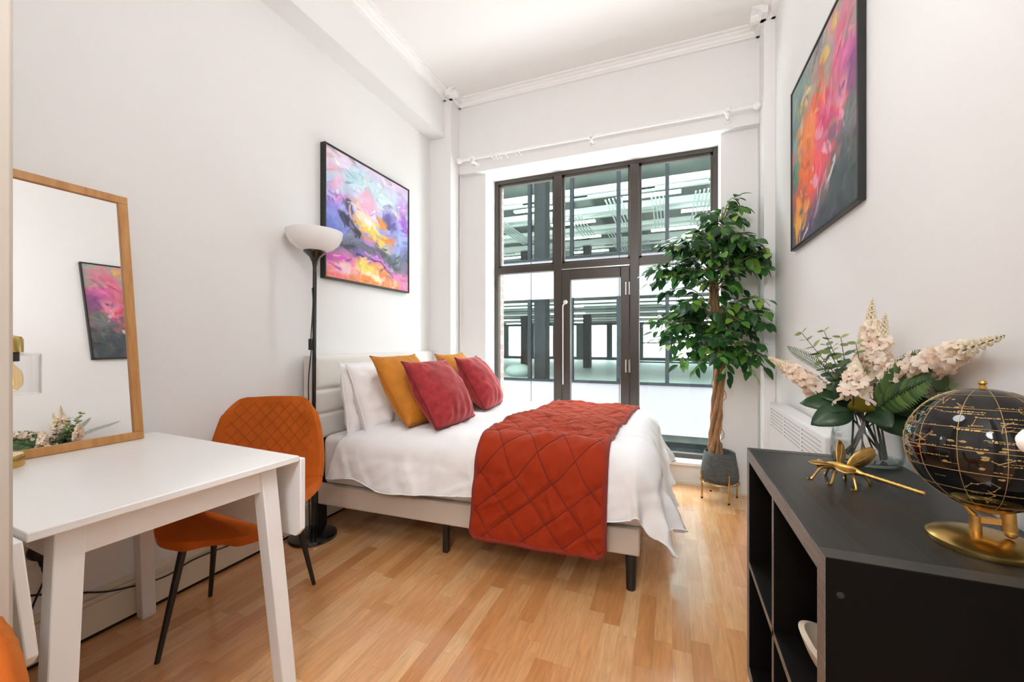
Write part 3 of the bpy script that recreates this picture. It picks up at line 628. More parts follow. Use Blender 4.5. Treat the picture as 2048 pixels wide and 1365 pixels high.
# ------------------------------------------------------------------ chairs
def chair(name, loc, rz, label):
    """forward is local -Y"""
    root = empty(name, loc, rz, label, 'chair', 'orange velvet dining chairs')
    prof = [(-.262,.441,.085),(-.256,.444,.140),(-.235,.449,.185),(-.16,.459,.224),(-.05,.452,.232),(.08,.443,.238),(.155,.448,.240),(.200,.475,.240),(.232,.53,.240),(.255,.60,.236),(.275,.68,.224),(.292,.76,.203),(.302,.82,.180),(.306,.858,.150),(.3065,.870,.115)]
    pts = bez([(0,p[0],p[1]) for p in prof], 4); ws = [v.x for v in bez([(p[2],0,0) for p in prof], 4)]
    n = len(pts); cut = 7*4+1
    def surf(i, s, quilt, lift=0):
        p = pts[i]; w_ = ws[i]; t = (pts[min(i+1,n-1)] - pts[max(i-1,0)]).normalized(); nr = V((0,t.z,-t.y))*-1   # toward sitter
        k = sm(.40,.62,p.z)
        bowl = (abs(s)**2.4)*(.050*(1-k)*sm(-.27,-.12,p.y) + .050*k*sm(.875,.78,p.z))
        q = 0
        if quilt:
            a = (p.z-.5)*1.0; b = s*w_
            d1 = abs(((a+b*1.15)/.062) % 1 - .5)*2; d2 = abs(((a-b*1.15)/.062) % 1 - .5)*2
            q = (.0026*min(1, min(1-d1, 1-d2)*5) - .0026)*sm(.98,.82,abs(s))*sm(.865,.83,p.z)*sm(.58,.64,p.z)
        return V((s*w_, p.y, p.z)) + nr*(bowl + q + lift)
    def part(i0, i1, quilt, nm, nu, nv, par):
        mb = MB()
        def fn(a, b):
            x = i0 + a*(i1-i0); i = min(int(x), n-2); t = x-i
            s = b*2-1; return surf(i, s, quilt)*(1-t) + surf(i+1, s, quilt)*t
        mb.grid(fn, nu, nv); return mb.build(nm, M['orange'], par, smooth=True, angle=180, solid=.030, bevel=0, soff=1)
    seat = part(0, cut, False, 'seat', 40, 24, root); back = part(cut, n-1, True, 'backrest', 90, 80, root)
    for o in (seat,):
        b = o.modifiers.new('Bevel', 'BEVEL'); b.width = .010; b.segments = 3; b.limit_method = 'ANGLE'; b.angle_limit = math.radians(50)
    st = MB()
    def at(z_, b):
        # point on the backrest surface at height z_
        for i in range(cut, n-1):
            if pts[i].z <= z_ <= pts[i+1].z:
                t = (z_-pts[i].z)/(pts[i+1].z-pts[i].z); w_ = ws[i]*(1-t)+ws[i+1]*t
                if abs(b) > w_*.86: return None
                s = b/w_; return surf(i, s, False, .0022)*(1-t) + surf(i+1, s, False, .0022)*t
        return None
    for sg in (1,-1):
        for kk in range(-6,18):
            run = []
            for q in range(60):
                b = -.235 + .47*q/59; z_ = .5 + .062*(kk+.0) - sg*b*1.15
                p = at(z_, b) if .60 < z_ < .845 else None
                if p is not None: run.append(p)
                elif len(run) > 2: st.tube(run, .0011, 4); run = []
                else: run = []
            if len(run) > 2: st.tube(run, .0011, 4)
    st.build('quilt_stitching', M['orange_seam'], back)
    for x, y, tx, ty in ((-.20,-.205,-.145,-.13),(.20,-.205,.145,-.13),(-.215,.185,-.15,.10),(.215,.185,.15,.10)):
        MB().tube([(x,y,0),(tx,ty,.428)], [.0085,.0145], 12).build('leg', M['black_metal'], root, smooth=True)
    MB().box((-.16,-.15,.405),(.16,.13,.422)).build('under_frame', M['black_metal'], root, bevel=.004)
    return root
CH = chair('dining_chair', (-1.640,1.150,0), math.atan2(.550,.835), 'orange quilted velvet dining chair pushed under the far end of the white table')
CH2 = copy_tree(CH); CH2.location = (-.548,-.152,0); CH2.rotation_euler = (0,0,math.radians(40))
CH2['label'] = 'orange velvet dining chair cut off at the bottom left, in front of the doorway wall'

# ------------------------------------------------------------------ floor lamp
fx, fy = -1.945, 1.765
fp = empty('floor_lamp', (fx,fy,0), label='black torchiere floor lamp with white bowl shade beside the headboard', cat='floor lamp')
MB().lathe([(0,0),(.128,0),(.131,.006),(.128,.018),(.115,.025),(.02,.030),(0,.030)], n=56).build('base', M['black_gloss'], fp, smooth=True)
MB().tube([(0,0,.028),(.010,.003,1.60)], .0115, 14).build('pole', M['black_gloss'], fp, smooth=True)
MB().lathe([(.012,1.575),(.016,1.60),(.030,1.63),(.058,1.655),(.062,1.664),(.02,1.668),(0,1.668)], (.010,.003,0), 36).build('shade_cup', M['black_gloss'], fp, smooth=True)
MB().lathe([(.02,1.658),(.055,1.662),(.095,1.678),(.130,1.708),(.148,1.745),(.153,1.778),(.150,1.778),(.144,1.747),(.126,1.712),(.092,1.683),(.05,1.668),(.02,1.664)], (.010,.003,0), 56).build('bowl_shade', M['opal'], fp, smooth=True, angle=60)
MB().box((-.014,-.022,1.09),(.010,-.010,1.155)).build('switch', M['black_plastic'], fp, bevel=.003)
MB().tube(bez([(.008,-.013,1.45),(.016,-.016,1.35),(.003,-.018,1.15),(.006,-.018,1.09),(-.018,-.016,.9),(-.012,-.015,.6),(-.016,-.015,.3),(-.026,.0,.035)],8), .0032, 6).build('cord', M['black_plastic'], fp, smooth=True)

# ------------------------------------------------------------------ bed
BT = math.radians(2.5); BO = (-1.97,1.82,0)
BM = Matrix.Translation(BO) @ Matrix.Rotation(BT, 4, 'Z')
bed = empty('bed', BO, BT, label='cream upholstered double bed frame with panelled headboard and black legs', cat='bed')
hb = empty  # (name kept short below)
# headboard: a padded slab with horizontal channels
HX0, HX1, HY0, HY1, HZ0, HZ1 = -.085, -.005, -.025, 1.375, .545, 1.056
hbm = MB()
hbm.box((HX0,HY0,HZ0),(HX1-.012,HY1,HZ1))
hbo = hbm.build('headboard', M['headboard'], bed, bevel=.008, seg=3)
zs = [HZ0, .70, .845, HZ1-.0]
for k in range(3):
    for (ya, yb) in ((HY0+.002, HY1-.002),):
        pm = MB()
        def fn(a, b, z0=zs[k]+.002, z1=zs[k+1]-.002, ya=ya, yb=yb):
            e = min(1, min(a,1-a)*2*24)**.5; e2 = min(1, min(b,1-b)*2*5)**.5
            return (HX1-.0135+.0155*min(e,1)*e2, ya+(yb-ya)*a, z0+(z1-z0)*b)
        pm.grid(fn, 60, 14); pm.build('headboard_panel', M['headboard'], hbo, smooth=True, angle=180)
for y in (.03,1.30):
    MB().box((-.080,y,0),(-.028,y+.075,.56)).build('headboard_post', M['black_metal'], bed, bevel=.003)
RZ0, RZ1 = .168, .288
MB().box((0,0,RZ0),(1.835,.045,RZ1)).build('side_rail', M['railfab'], bed, bevel=.008)
MB().box((0,1.305,RZ0),(1.835,1.35,RZ1)).build('side_rail', M['railfab'], bed, bevel=.008)
MB().box((1.790,.045,RZ0),(1.835,1.305,RZ1)).build('foot_rail', M['railfab'], bed, bevel=.008)
sl = MB()
for k in range(12): sl.box((.06+.145*k,.045,.262),(.13+.145*k,1.305,.280))
sl.build('slats', M['black_metal'], bed)
for x, y in ((1.795,.035),(1.795,1.315)):
    MB().tube([(x,y,0),(x+.002,y+.003,RZ0)], [.021,.027], 14).build('leg', M['black_metal'], bed, smooth=True)
for x, y in ((.835,.05),(.835,1.30)):
    MB().box((x-.015,y-.015,0),(x+.015,y+.015,RZ0)).build('leg', M['black_metal'], bed, bevel=.003)

mt = empty('mattress', BO, BT, label='mattress in a white fitted sheet lying on the bed frame', cat='mattress')
MB().box((.010,.020,.281),(1.86,1.335,.575)).build('fitted_sheet', M['sheet'], mt, bevel=.045, seg=5)

# drape shared by duvet and throw (bed frame coordinates)
QX0, QX1, QY_0, QY_1, RR, ZT = .20, 1.80, .085, 1.275, .105, .600
def fb(x, y, z=0, s=1): return noise.noise(V((x*s, y*s, z)))
def drape(x, y, off=0.0, foot=True):
    """(x, y) on the flat cloth -> draped point"""
    qx = min(x, QX1) if foot else x; qy = min(max(y, QY_0), QY_1)
    ex, ey = x-qx, y-qy; L_ = math.hypot(ex, ey); Lc = L_
    if L_ > .40 and ex > .001 and abs(ey) > .001: Lc = .40 + (L_-.40)*.55     # the corner bunches up
    puff = .050*sm(0,.22,x-QX0+.02)*(1-.25*sm(.9,1.8,x)) + .018*fb(x,y,1,3.1) + .010*fb(x,y,4,7) + .010*(1-min(1,abs(fb(x*.8,y*1.3,8,5))*3.0)) + .004*fb(x,y,8,17) + .003*fb(x,y,9,31)
    puff *= 1 - .35*sm(0,.35,L_)
    fold = 0
    if L_ > 1e-6:
        dx, dy = ex/L_, ey/L_
        arc = min(Lc, RR*PI/2); h_ = RR*math.sin(arc/RR); dz = RR*(1-math.cos(arc/RR)); rest = Lc-arc
        ang = math.atan2(dy, dx)
        rdg = (1-min(1,abs(fb(x*1.6+y*.7,y*1.1+rest,8,5.5))*3.2))*.010 + (1-min(1,abs(fb(x*.9-y,rest*.8,12,8))*3.5))*.006
        corner = 1 if (ex > .001 and abs(ey) > .001) else 0
        s_ = y if (abs(dx) > abs(dy) and not corner) else x
        g = sm(0,.25,rest+.04)
        if corner: fold = g*(.034*math.sin(ang*8.5+1.2) + .03*fb(ang*3,rest*3,3)) + rdg
        elif abs(dx) > .5: fold = g*(.014*math.sin(y*15+4*fb(y,rest,2,2.0)) + .030*fb(y,rest*.5,5,3.4) + .014*fb(y,rest*.7,6,8)) + rdg
        else: fold = g*(.007*math.sin(x*13+1.5*fb(x,rest,2,2)) + .016*fb(x,rest*.6,6,3.6)) + rdg*sm(0,.1,rest+.05)
        flare = (.30*max(dx,0)**2 + .10*abs(dy))*rest
        outw = h_ + flare + fold + (puff*.55 + off)*math.sin(min(arc/RR,PI/2))
        zz = ZT - dz - rest*(.965 + (.10*math.sin(ang*10) if corner else 0)) + (puff+off)*math.cos(min(arc/RR,PI/2))
        return V((qx+dx*outw, qy+dy*outw, zz))
    return V((x, y, ZT+puff+off))
dv = MB(mat=None)
EX = .40
def dfn(a, b):
    x = QX0 + a*(QX1+EX-QX0); y = QY_0-.325 + b*(QY_1-QY_0+.65)
    if y < QY_0: x -= .10*(QY_0-y)/.325*(1-a)**3      # hem swings back at the pillow end
    # rounded hem wobble
    if y < QY_0: y += .016*math.sin(x*7+.6)*(QY_0-y)/.325 + .02*fb(x,0,9,5)*(QY_0-y)/.325
    if x > QX1: x += .03*fb(y,3,9,4)*(x-QX1)/EX
    return drape(x, y)
dv.grid(dfn, 150, 140)
du = empty('duvet', BO, BT, label='rumpled white duvet spread over the bed and hanging over its foot', cat='duvet')
dv.build('cover', M['duvet'], du, smooth=True, angle=180, solid=.016, soff=-1)
hm = MB(); hm.tube([dfn(i/200, 0) + V((0,-.002,.004)) for i in range(201)], .0032, 6); hm.tube([dfn(1, i/200) + V((.002,0,.004)) for i in range(201)], .0032, 6)
hm.build('hem', M['duvet'], du, smooth=True)

TX0, TX1, TYN, TYF = 1.065, 1.690, -.405, 1.325
def tbase(a, b, off=0, quilt=True):
    y = TYN + b*(TYF-TYN); xx0 = TX0 + .02*sm(QY_0,-.4,y) - .05*0; xx1 = TX1 + .01*fb(0,y,11,2) - .02*sm(.3,1.3,y)
    xx0 -= .045*sm(.05,-.45,y); sk = .115*sm(.25,1.3,y); xx0 += sk; xx1 += sk
    x = xx0 + a*(xx1-xx0); q = 0; y += .022*(1-sm(0,.05,min(a,1-a)))*(1-sm(0,.05,b))
    if quilt:
        d1 = abs(((x*1.3+y)/.222) % 1 - .5)*2; d2 = abs(((x*.84-y)/.165) % 1 - .5)*2
        e = min(1-d1, 1-d2); q = .0075*min(1, e*3.4)**.6 - .002 + .003*fb(x,y,2,26)*min(1,e*4) + .003*fb(x,y,5,12)
    return drape(x, y, .016 + q + off, foot=False)
th = MB(); th.grid(lambda a, b: tbase(a, b), 76, 210)
tw = empty('quilted_throw', BO, BT, label='rust red diamond quilted throw folded across the foot of the bed', cat='throw')
tq = th.build('quilt', M['throw'], tw, smooth=True, angle=180)
t2 = MB(); t2.grid(lambda a, b: tbase(a*.965+.012, b*1.012-.012+.004, -.012, False), 40, 120); t2.build('folded_under_layer', M['throw_dark'], tw, smooth=True, angle=180, solid=.008, soff=-1)
st = MB()
for sg in (1,-1):
    for k in range(-18,32):
        run = []
        for i in range(240):
            y = TYN + (TYF-TYN)*i/239; x = (.222*k - y)/1.3 if sg > 0 else (.165*k + y)/.84
            a = (x-TX0)/(TX1-TX0); b = i/239
            xx0 = TX0 + .02*sm(QY_0,-.4,y) - .045*sm(.05,-.45,y); xx1 = TX1 + .01*fb(0,y,11,2) - .02*sm(.3,1.3,y); sk = .115*sm(.25,1.3,y); xx0 += sk; xx1 += sk; a = (x-xx0)/(xx1-xx0)
            if .015 < a < .985: run.append(tbase(a, b, .0022))
            elif len(run) > 2: st.tube(run, .0028, 5); run = []
            else: run = []
        if len(run) > 2: st.tube(run, .0028, 5)
st.build('stitching', M['stitch'], tq, smooth=True)
bi = MB()
for s in ([tbase(0, i/200, -.004, False) for i in range(201)], [tbase(1, i/200, -.004, False) for i in range(201)], [tbase(i/80, 0, -.004, False) for i in range(81)], [tbase(i/80, 1, -.004, False) for i in range(81)]):
    bi.tube(s, .0125, 8)
bi.build('binding', M['throw_dark'], tw, smooth=True)

# pillows and cushions
def cushion(name, bx, by, bz, W, H, T, lean, yaw, mat, seam, label, cat, group, seed, pinch=.10, roll=0, wr=.010, border=False):
    """bx,by,bz: middle of the lower edge in bed frame coordinates; leans back toward the headboard"""
    base = BM @ V((bx,by,bz))
    root = empty(name, base, BT + math.radians(yaw), label, cat, group)
    R_ = Matrix.Rotation(-math.radians(lean), 4, 'Y') @ Matrix.Rotation(math.radians(roll), 4, 'X')
    # local: w along y, h along z, thickness along x
    def outl(u, v):
        y = W/2*u*(1-pinch*(1-abs(v)**5)*u*u); z = H/2*v*(1-(pinch if v > 0 else .01)*(1-abs(u)**5)*v*v)
        sag = -.012*(v<0)*(1-u*u)*abs(v)**3
        return y, z + H/2 + sag
    def side(sg):
        def fn(a, b):
            u, v = a*2-1, b*2-1; y, z = outl(u, v)
            t = T/2*((1-abs(u)**2.1)*(1-abs(v)**2.1))**.52 * (1 - .14*v)
            e = (1-u*u)*(1-v*v)
            wrk = wr*fb(u,v,seed,2.4) + wr*.7*fb(u,v,seed+3,5.5)*min(1,(1-e)*1.5)
            # creases running in from the corners and lower edge
            wrk += wr*.9*math.sin(6*PI*u)*max(0,-v-.35)*(1-abs(v)**8) + wr*.6*math.sin(5*PI*v)*max(0,abs(u)-.45)*(1-abs(u)**8)
            return R_ @ V((sg*(t+wrk*min(1,e*6)), y, z))
        return fn
    mb = MB(); n_ = 44
    A = mb.grid(side(1), n_, n_); B = mb.grid(side(-1), n_, n_, True)
    m_ = mb.build('cover' if name != 'pillow' else 'pillowcase', mat, root, smooth=True, angle=180)
    bmw = m_.modifiers.new('Weld', 'WELD'); bmw.merge_threshold = .0005
    loop = [(-1+2*i/40,-1) for i in range(40)] + [(1,-1+2*i/40) for i in range(40)] + [(1-2*i/40,1) for i in range(40)] + [(-1,1-2*i/40) for i in range(41)]
    pp = []
    for u, v in loop: 
        y, z = outl(u, v); pp.append(R_ @ V((.001*math.sin(9*(u+v)), y, z)))
    MB().tube(pp, .0042 if name != 'pillow' else .0032, 6).build('seam', seam, root, smooth=True)
    return root
ZP = .640
cushion('pillow', .215,.335,.578,.66,.44,.20, 9, 0, M['pillow'], M['pillow'], 'white pillow upright against the near end of the headboard', 'pillow', 'white pillows against the headboard', 1, .05, wr=.018)
cushion('pillow', .345,.345,.585,.66,.45,.24, 20, 0, M['pillow'], M['pillow'], 'white pillow leaning in front of another, behind the near mustard cushion', 'pillow', 'white pillows against the headboard', 5, .05, wr=.018)
cushion('cushion', .615,.245,ZP+.030,.46,.46,.21, 33, 0, M['mustard'], M['mustard_seam'], 'mustard velvet cushion between the white pillows and the front red cushion', 'cushion', 'mustard velvet cushions', 2, .07)
cushion('cushion', .600,.955,ZP+.030,.46,.44,.20, 31, 0, M['mustard'], M['mustard_seam'], 'mustard velvet cushion nearly hidden behind the red cushion by the window', 'cushion', 'mustard velvet cushions', 9, .07)
cushion('cushion', .800,.245,ZP+.026,.455,.425,.215, 32, -3, M['red'], M['red_seam'], 'red velvet cushion at the near side of the bed, in front of mustard', 'cushion', 'red velvet cushions', 4, .08, roll=0)
cushion('cushion', .780,.890,ZP+.030,.44,.42,.21, 32, 4, M['red'], M['red_seam'], 'red velvet cushion on the window side of the bed', 'cushion', 'red velvet cushions', 7, .08)

# ------------------------------------------------------------------ shelf unit
SX0, SX1, SY0, SY1, SH = .240, .630, .835, 1.605, .770; TK = .038
SO = (SX0,SY0,0)
su = empty('shelf_unit', SO, label='low black wood cube shelving unit against the right wall', cat='shelf')
def sb(name, a, b, m='blackwood', **k): return MB(SO).box(a, b).build(name, M[m], su, **k)
sb('top_board', (SX0+.0015,SY0+TK,SH-TK),(SX1,SY1-TK,SH), bevel=.0008)
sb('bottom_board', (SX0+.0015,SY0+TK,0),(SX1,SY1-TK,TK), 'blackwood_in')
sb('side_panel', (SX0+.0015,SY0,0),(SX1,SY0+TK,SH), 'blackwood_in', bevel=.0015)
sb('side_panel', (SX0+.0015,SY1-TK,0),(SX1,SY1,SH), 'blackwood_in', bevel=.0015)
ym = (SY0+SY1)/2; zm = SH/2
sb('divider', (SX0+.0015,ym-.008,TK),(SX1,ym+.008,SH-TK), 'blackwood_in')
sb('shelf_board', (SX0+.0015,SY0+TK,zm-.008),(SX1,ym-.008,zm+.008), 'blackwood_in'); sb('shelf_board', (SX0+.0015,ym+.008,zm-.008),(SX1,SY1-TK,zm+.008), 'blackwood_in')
eb = MB(SO); a, b = SX0, SX0+.0014
eb.box((a,SY0,SH-TK),(b,SY1,SH)); eb.box((a,SY0,0),(b,SY0+TK,SH-TK)); eb.box((a,SY1-TK,0),(b,SY1,SH-TK)); eb.box((a,SY0+TK,0),(b,SY1-TK,TK)); eb.box((a,ym-.008,TK),(b,ym+.008,SH-TK)); eb.box((a,SY0+TK,zm-.008),(b,SY1-TK,zm+.008))
eb.build('edge_banding', M['blackwood_edge'], su)
MB(SO).tube([(.262,SY0-.0005,SH-.060),(.262,SY0+.002,SH-.060)], .0055, 14).build('screw_cap', M['blackwood'], su)
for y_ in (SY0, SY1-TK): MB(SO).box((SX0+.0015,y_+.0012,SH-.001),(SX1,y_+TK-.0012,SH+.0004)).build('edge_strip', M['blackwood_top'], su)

# cream dish in the shelf
bw = (.356,1.090,zm+.008)
dsh = empty('ceramic_dish', bw, label='cream curved ceramic dish in the near compartment of the black shelf', cat='dish')
def dish(sg):
    def fn(a, b):
        t = a*2*PI; r = b
        rad = .088*(1+.05*math.sin(3*t+.6)); hgt = .070 + .014*math.sin(2*t+2.2)
        rr = rad*(.35+.65*r) if sg > 0 else (rad-.012)*(.25+.75*r)
        z = hgt*r**2.2 if sg > 0 else .008 + (hgt-.006)*r**2.4
        return (rr*math.cos(t), rr*math.sin(t), z)
    return fn
mb = MB(); A = mb.grid(dish(1), 48, 12, True); B = mb.grid(dish(-1), 48, 12)
for i in range(48): mb.face((A[i][12], A[i+1][12], B[i+1][12], B[i][12]))
mb.face([A[i][0] for i in range(48)]); mb.face([B[i][0] for i in range(48)])
mb.build('bowl', M['ceramic'], dsh, smooth=True, angle=70)

# ------------------------------------------------------------------ globe
GC = V((.520,.985,.946)); GR = .106
gb = empty('desk_globe', (.520,.985,SH), label='black and gold desk globe on a round brass base on the shelf', cat='globe')
GO = (.520,.985,SH)
MB(GO).lathe([(0,SH),(.074,SH),(.076,SH+.003),(.076,SH+.010),(.070,SH+.014),(.045,SH+.021),(.015,SH+.025),(0,SH+.025)], (.520,.985,0), 56).build('base', M['brass'], gb, smooth=True)
ta = math.radians(0)
AX = V((.02,.10,.99)).normalized()
sp = MB(GO); sp.ball(GC, GR, 72, 48); sph = sp.build('sphere', M['globe'], gb, smooth=True, angle=180)
gm = MB(GO)
e1 = AX.orthogonal().normalized(); e2 = AX.cross(e1)
def gp(lat, lon, r=GR+.0002):
    return GC + (e1*math.cos(lon)*math.cos(lat) + e2*math.sin(lon)*math.cos(lat) + AX*math.sin(lat))*r
for k in range(12):
    lon = 2*PI*k/12; gm.tube([gp(-1.25+2.5*i/40, lon) for i in range(41)], .00055, 5)
for lat in (-60,-40,-20,0,20,40,60): 
    L_ = math.radians(lat); gm.tube([gp(L_, 2*PI*i/72) for i in range(73)], .00055, 5, False)
rr = random.Random(21)
for c in range(270):          # constellation figures, names and star rows
    lat = math.radians(rr.gauss(8,24)); lon = rr.uniform(0,2*PI)
    if abs(lat) > 1.1: continue
    kind = rr.random()
    if kind < .6:             # a short line of script-like dashes
        x = lon
        for q in range(rr.randint(3,8)):
            dl = rr.uniform(.015,.07); hh = rr.uniform(.006,.022)
            I = [gm.pt(gp(lat+b_, x+a_, GR+.0005)) for a_, b_ in ((0,0),(dl,0),(dl,hh),(0,hh))]; gm.face(I); x += dl+.012
    elif kind < .85:
        pts_ = [gp(lat, lon)]; la, lo = lat, lon
        for q in range(rr.randint(2,5)):
            la2, lo2 = la+rr.uniform(-.12,.12), lo+rr.uniform(-.16,.16)
            gm.tube([gp(la+(la2-la)*i/5, lo+(lo2-lo)*i/5) for i in range(6)], .0005, 5); gm.ball(gp(la2,lo2), .0014, 6, 4); la, lo = la2, lo2
    else:
        gm.ball(gp(lat, lon), rr.uniform(.001,.0022), 6, 4)
        I = [gm.pt(gp(lat+.02*math.cos(t)*rr.uniform(.6,1.2), lon+.05*math.sin(t)*rr.uniform(.6,1.2), GR+.0005)) for t in [2*PI*k/9 for k in range(9)]]; gm.face(I[::-1])
gm.build('gold_print', M['gilt'], sph)
MB(GO).lathe([(0,GR-.002),(.0055,GR-.001),(.006,GR+.003),(.0035,GR+.004),(.0035,GR+.006),(.006,GR+.009),(.0052,GR+.013),(0,GR+.015)], n=20, M=Matrix.Translation(GC) @ AX.to_track_quat('Z','Y').to_matrix().to_4x4()).build('finial', M['gold'], gb, smooth=True)
MB(GO).lathe([(0,-.112),(.018,-.112),(.036,-.1035),(.050,-.0945),(.048,-.0935),(0,-.0935)], n=32, M=Matrix.Translation(GC)).build('bottom_cap', M['brass'], gb, smooth=True)
cx_, cy_ = .520, .985
pst = MB(GO); pst.tube([(cx_-.010,cy_+.006,SH+.020),(cx_-.010,cy_+.006,SH+.052)], .0085, 16); pst.tube([(cx_-.010,cy_+.006,SH+.050),(cx_-.022,cy_+.012,SH+.066)], .004, 10)
pst.build('post', M['gold'], gb, smooth=True)
arm = MB(GO); arm.bar((cx_-.010,cy_+.006,SH+.045),(cx_+.024,cy_-.014,SH+.052), .010,.010); arm.tube([(cx_+.024,cy_-.014,SH+.038),(cx_+.022,cy_-.013,SH+.070)], .0095, 16)
arm.ball((cx_+.025,cy_-.0145,SH+.033), .0085, 14, 10); arm.build('swivel_arm', M['gold'], gb, smooth=True)

# ------------------------------------------------------------------ vase
VC = V((.545,1.535,SH))
vs = empty('glass_vase', VC, label='clear rounded glass vase holding the artificial flowers on the black shelf', cat='vase')
MB().lathe([(0,.0008),(.070,.0008),(.080,.005),(.086,.020),(.0865,.045),(.083,.085),(.074,.120),(.066,.138),(.066,.143),(.072,.152),(.0695,.152),(.0632,.1435),(.0632,.138),(.071,.119),(.0800,.084),(.0833,.045),(.082,.022),(.074,.013),(0,.011)], n=56).build('glass', M['clear'], vs, smooth=True)

M['glass_base'] = glass_mat('green_tinted_thick_glass', (.78,.87,.84), 1.0, 1.5, edge=.6)
MB(VC).lathe([(0,.0015),(.068,.0015),(.078,.006),(.082,.016),(.080,.0175),(.073,.0125),(0,.0105)], VC, 48).build('thick_base', M['glass_base'], vs, smooth=True)

# ------------------------------------------------------------------ flowers, each stem its own thing
def frame_of(t):
    t = t.normalized(); a = t.orthogonal().normalized(); return t, a, t.cross(a)
def flower(mb, c, d, s, rng, st_mb=None):
    d, a, b = frame_of(d)
    ph = rng.uniform(0, 6)
    for k in range(6):
        an = ph + 2*PI*k/6; o_ = a*math.cos(an) + b*math.sin(an); t_ = d.cross(o_)
        L_ = s*rng.uniform(.8,1.15); wd = s*.70; cu = rng.uniform(.25,.7)
        rows = []
        for (r, w_, h_) in ((.08,.3,.0),(.45,.95,.18),(.82,1.0,.22),(1.0,.72,.12)):
            p = c + o_*(L_*r) + d*(L_*(h_ + cu*r*(1-r*.5)))
            rows.append([mb.pt(p - t_*wd*w_*.5 + d*.12*s*w_), mb.pt(p), mb.pt(p + t_*wd*w_*.5 + d*.12*s*w_)])
        for i in range(3):
            for j in range(2): mb.face((rows[i][j], rows[i][j+1], rows[i+1][j+1], rows[i+1][j]))
    if st_mb is not None: st_mb.ball(c + d*s*.18, s*.13, 6, 4)
def spike(label, base, b0, tip, rad, seed, size=.020, bend=None):
    rng = random.Random(seed)
    root = empty('flower_stem', base, 0, label, 'flower', 'blush flower spikes in the glass vase')
    path = bez([base, (V(base)*.5+V(b0)*.5) + (V(bend) if bend else V((0,0,0))), b0, (V(b0)*.45+V(tip)*.55)+V((0,0,.006)), tip], 10)
    MB(base).tube(path, [.0033 - .0022*i/len(path) for i in range(len(path))], 7).build('stem', M['stem'], root, smooth=True)
    mb = MB(base); sm_ = MB(base); bd = MB(base); L_ = (V(tip)-V(b0)).length
    up = path[20:]; n = len(up)-1
    def pos(t):
        x = t*n; i = min(int(x), n-1); return up[i].lerp(up[i+1], x-i), (up[i+1]-up[i]).normalized()
    nf = int(21*L_/.2)
    for k in range(nf):
        t = .66*(k/nf); p, d = pos(t); _, a, b = frame_of(d); an = k*2.399 + rng.uniform(-.4,.4)
        o_ = a*math.cos(an)+b*math.sin(an); r_ = rad*(1-.55*t/.66)
        flower(mb, p + o_*r_*.62, o_ + d*.35 + V((rng.uniform(-.3,.3),rng.uniform(-.3,.3),rng.uniform(-.3,.3))), size*(1.35-.55*t/.66), rng, sm_ if k % 2 else None)
    for k in range(64):
        t = .60 + .40*k/64; p, d = pos(t); _, a, b = frame_of(d); an = k*2.399
        o_ = a*math.cos(an)+b*math.sin(an); r_ = rad*.40*(1-(t-.60)/.40)**.75 + .0015
        bd.ball(p + o_*r_, .0042*(1.2-.75*(t-.6)/.4), 6, 4, (1,1,1.3))
    mb.build('blossoms', M['petal'], root, smooth=True, angle=180); sm_.build('stamens', M['stamen'], root); bd.build('buds', M['bud'], root, smooth=True)
    return root
def vb(dx, dy, z=.020): return (VC.x+dx, VC.y+dy, SH+z)
spike('tall blush flower spike standing highest in the vase', vb(.035,-.03), (.556,1.562,1.010), (.574,1.572,1.271), .030, 1, .023)
spike('blush flower spike just right of the tallest, a little shorter', vb(.045,-.01), (.566,1.536,1.000), (.590,1.530,1.221), .028, 2, .022)
spike('long blush flower spike stretching right toward the globe along the wall', vb(-.045,.01), (.598,1.470,1.030), (.600,1.085,1.148), .036, 3, .026, (.0,-.01,.02))
spike('blush flower spike drooping left in front of the ficus', vb(.05,.02), (.445,1.600,.978), (.296,1.570,1.085), .028, 4, .021, (.0,.01,.02))
spike('short blush flower spike at the front centre of the bouquet', vb(-.02,.045), (.478,1.428,.965), (.486,1.432,1.090), .034, 5, .021, (.0,-.005,.02))

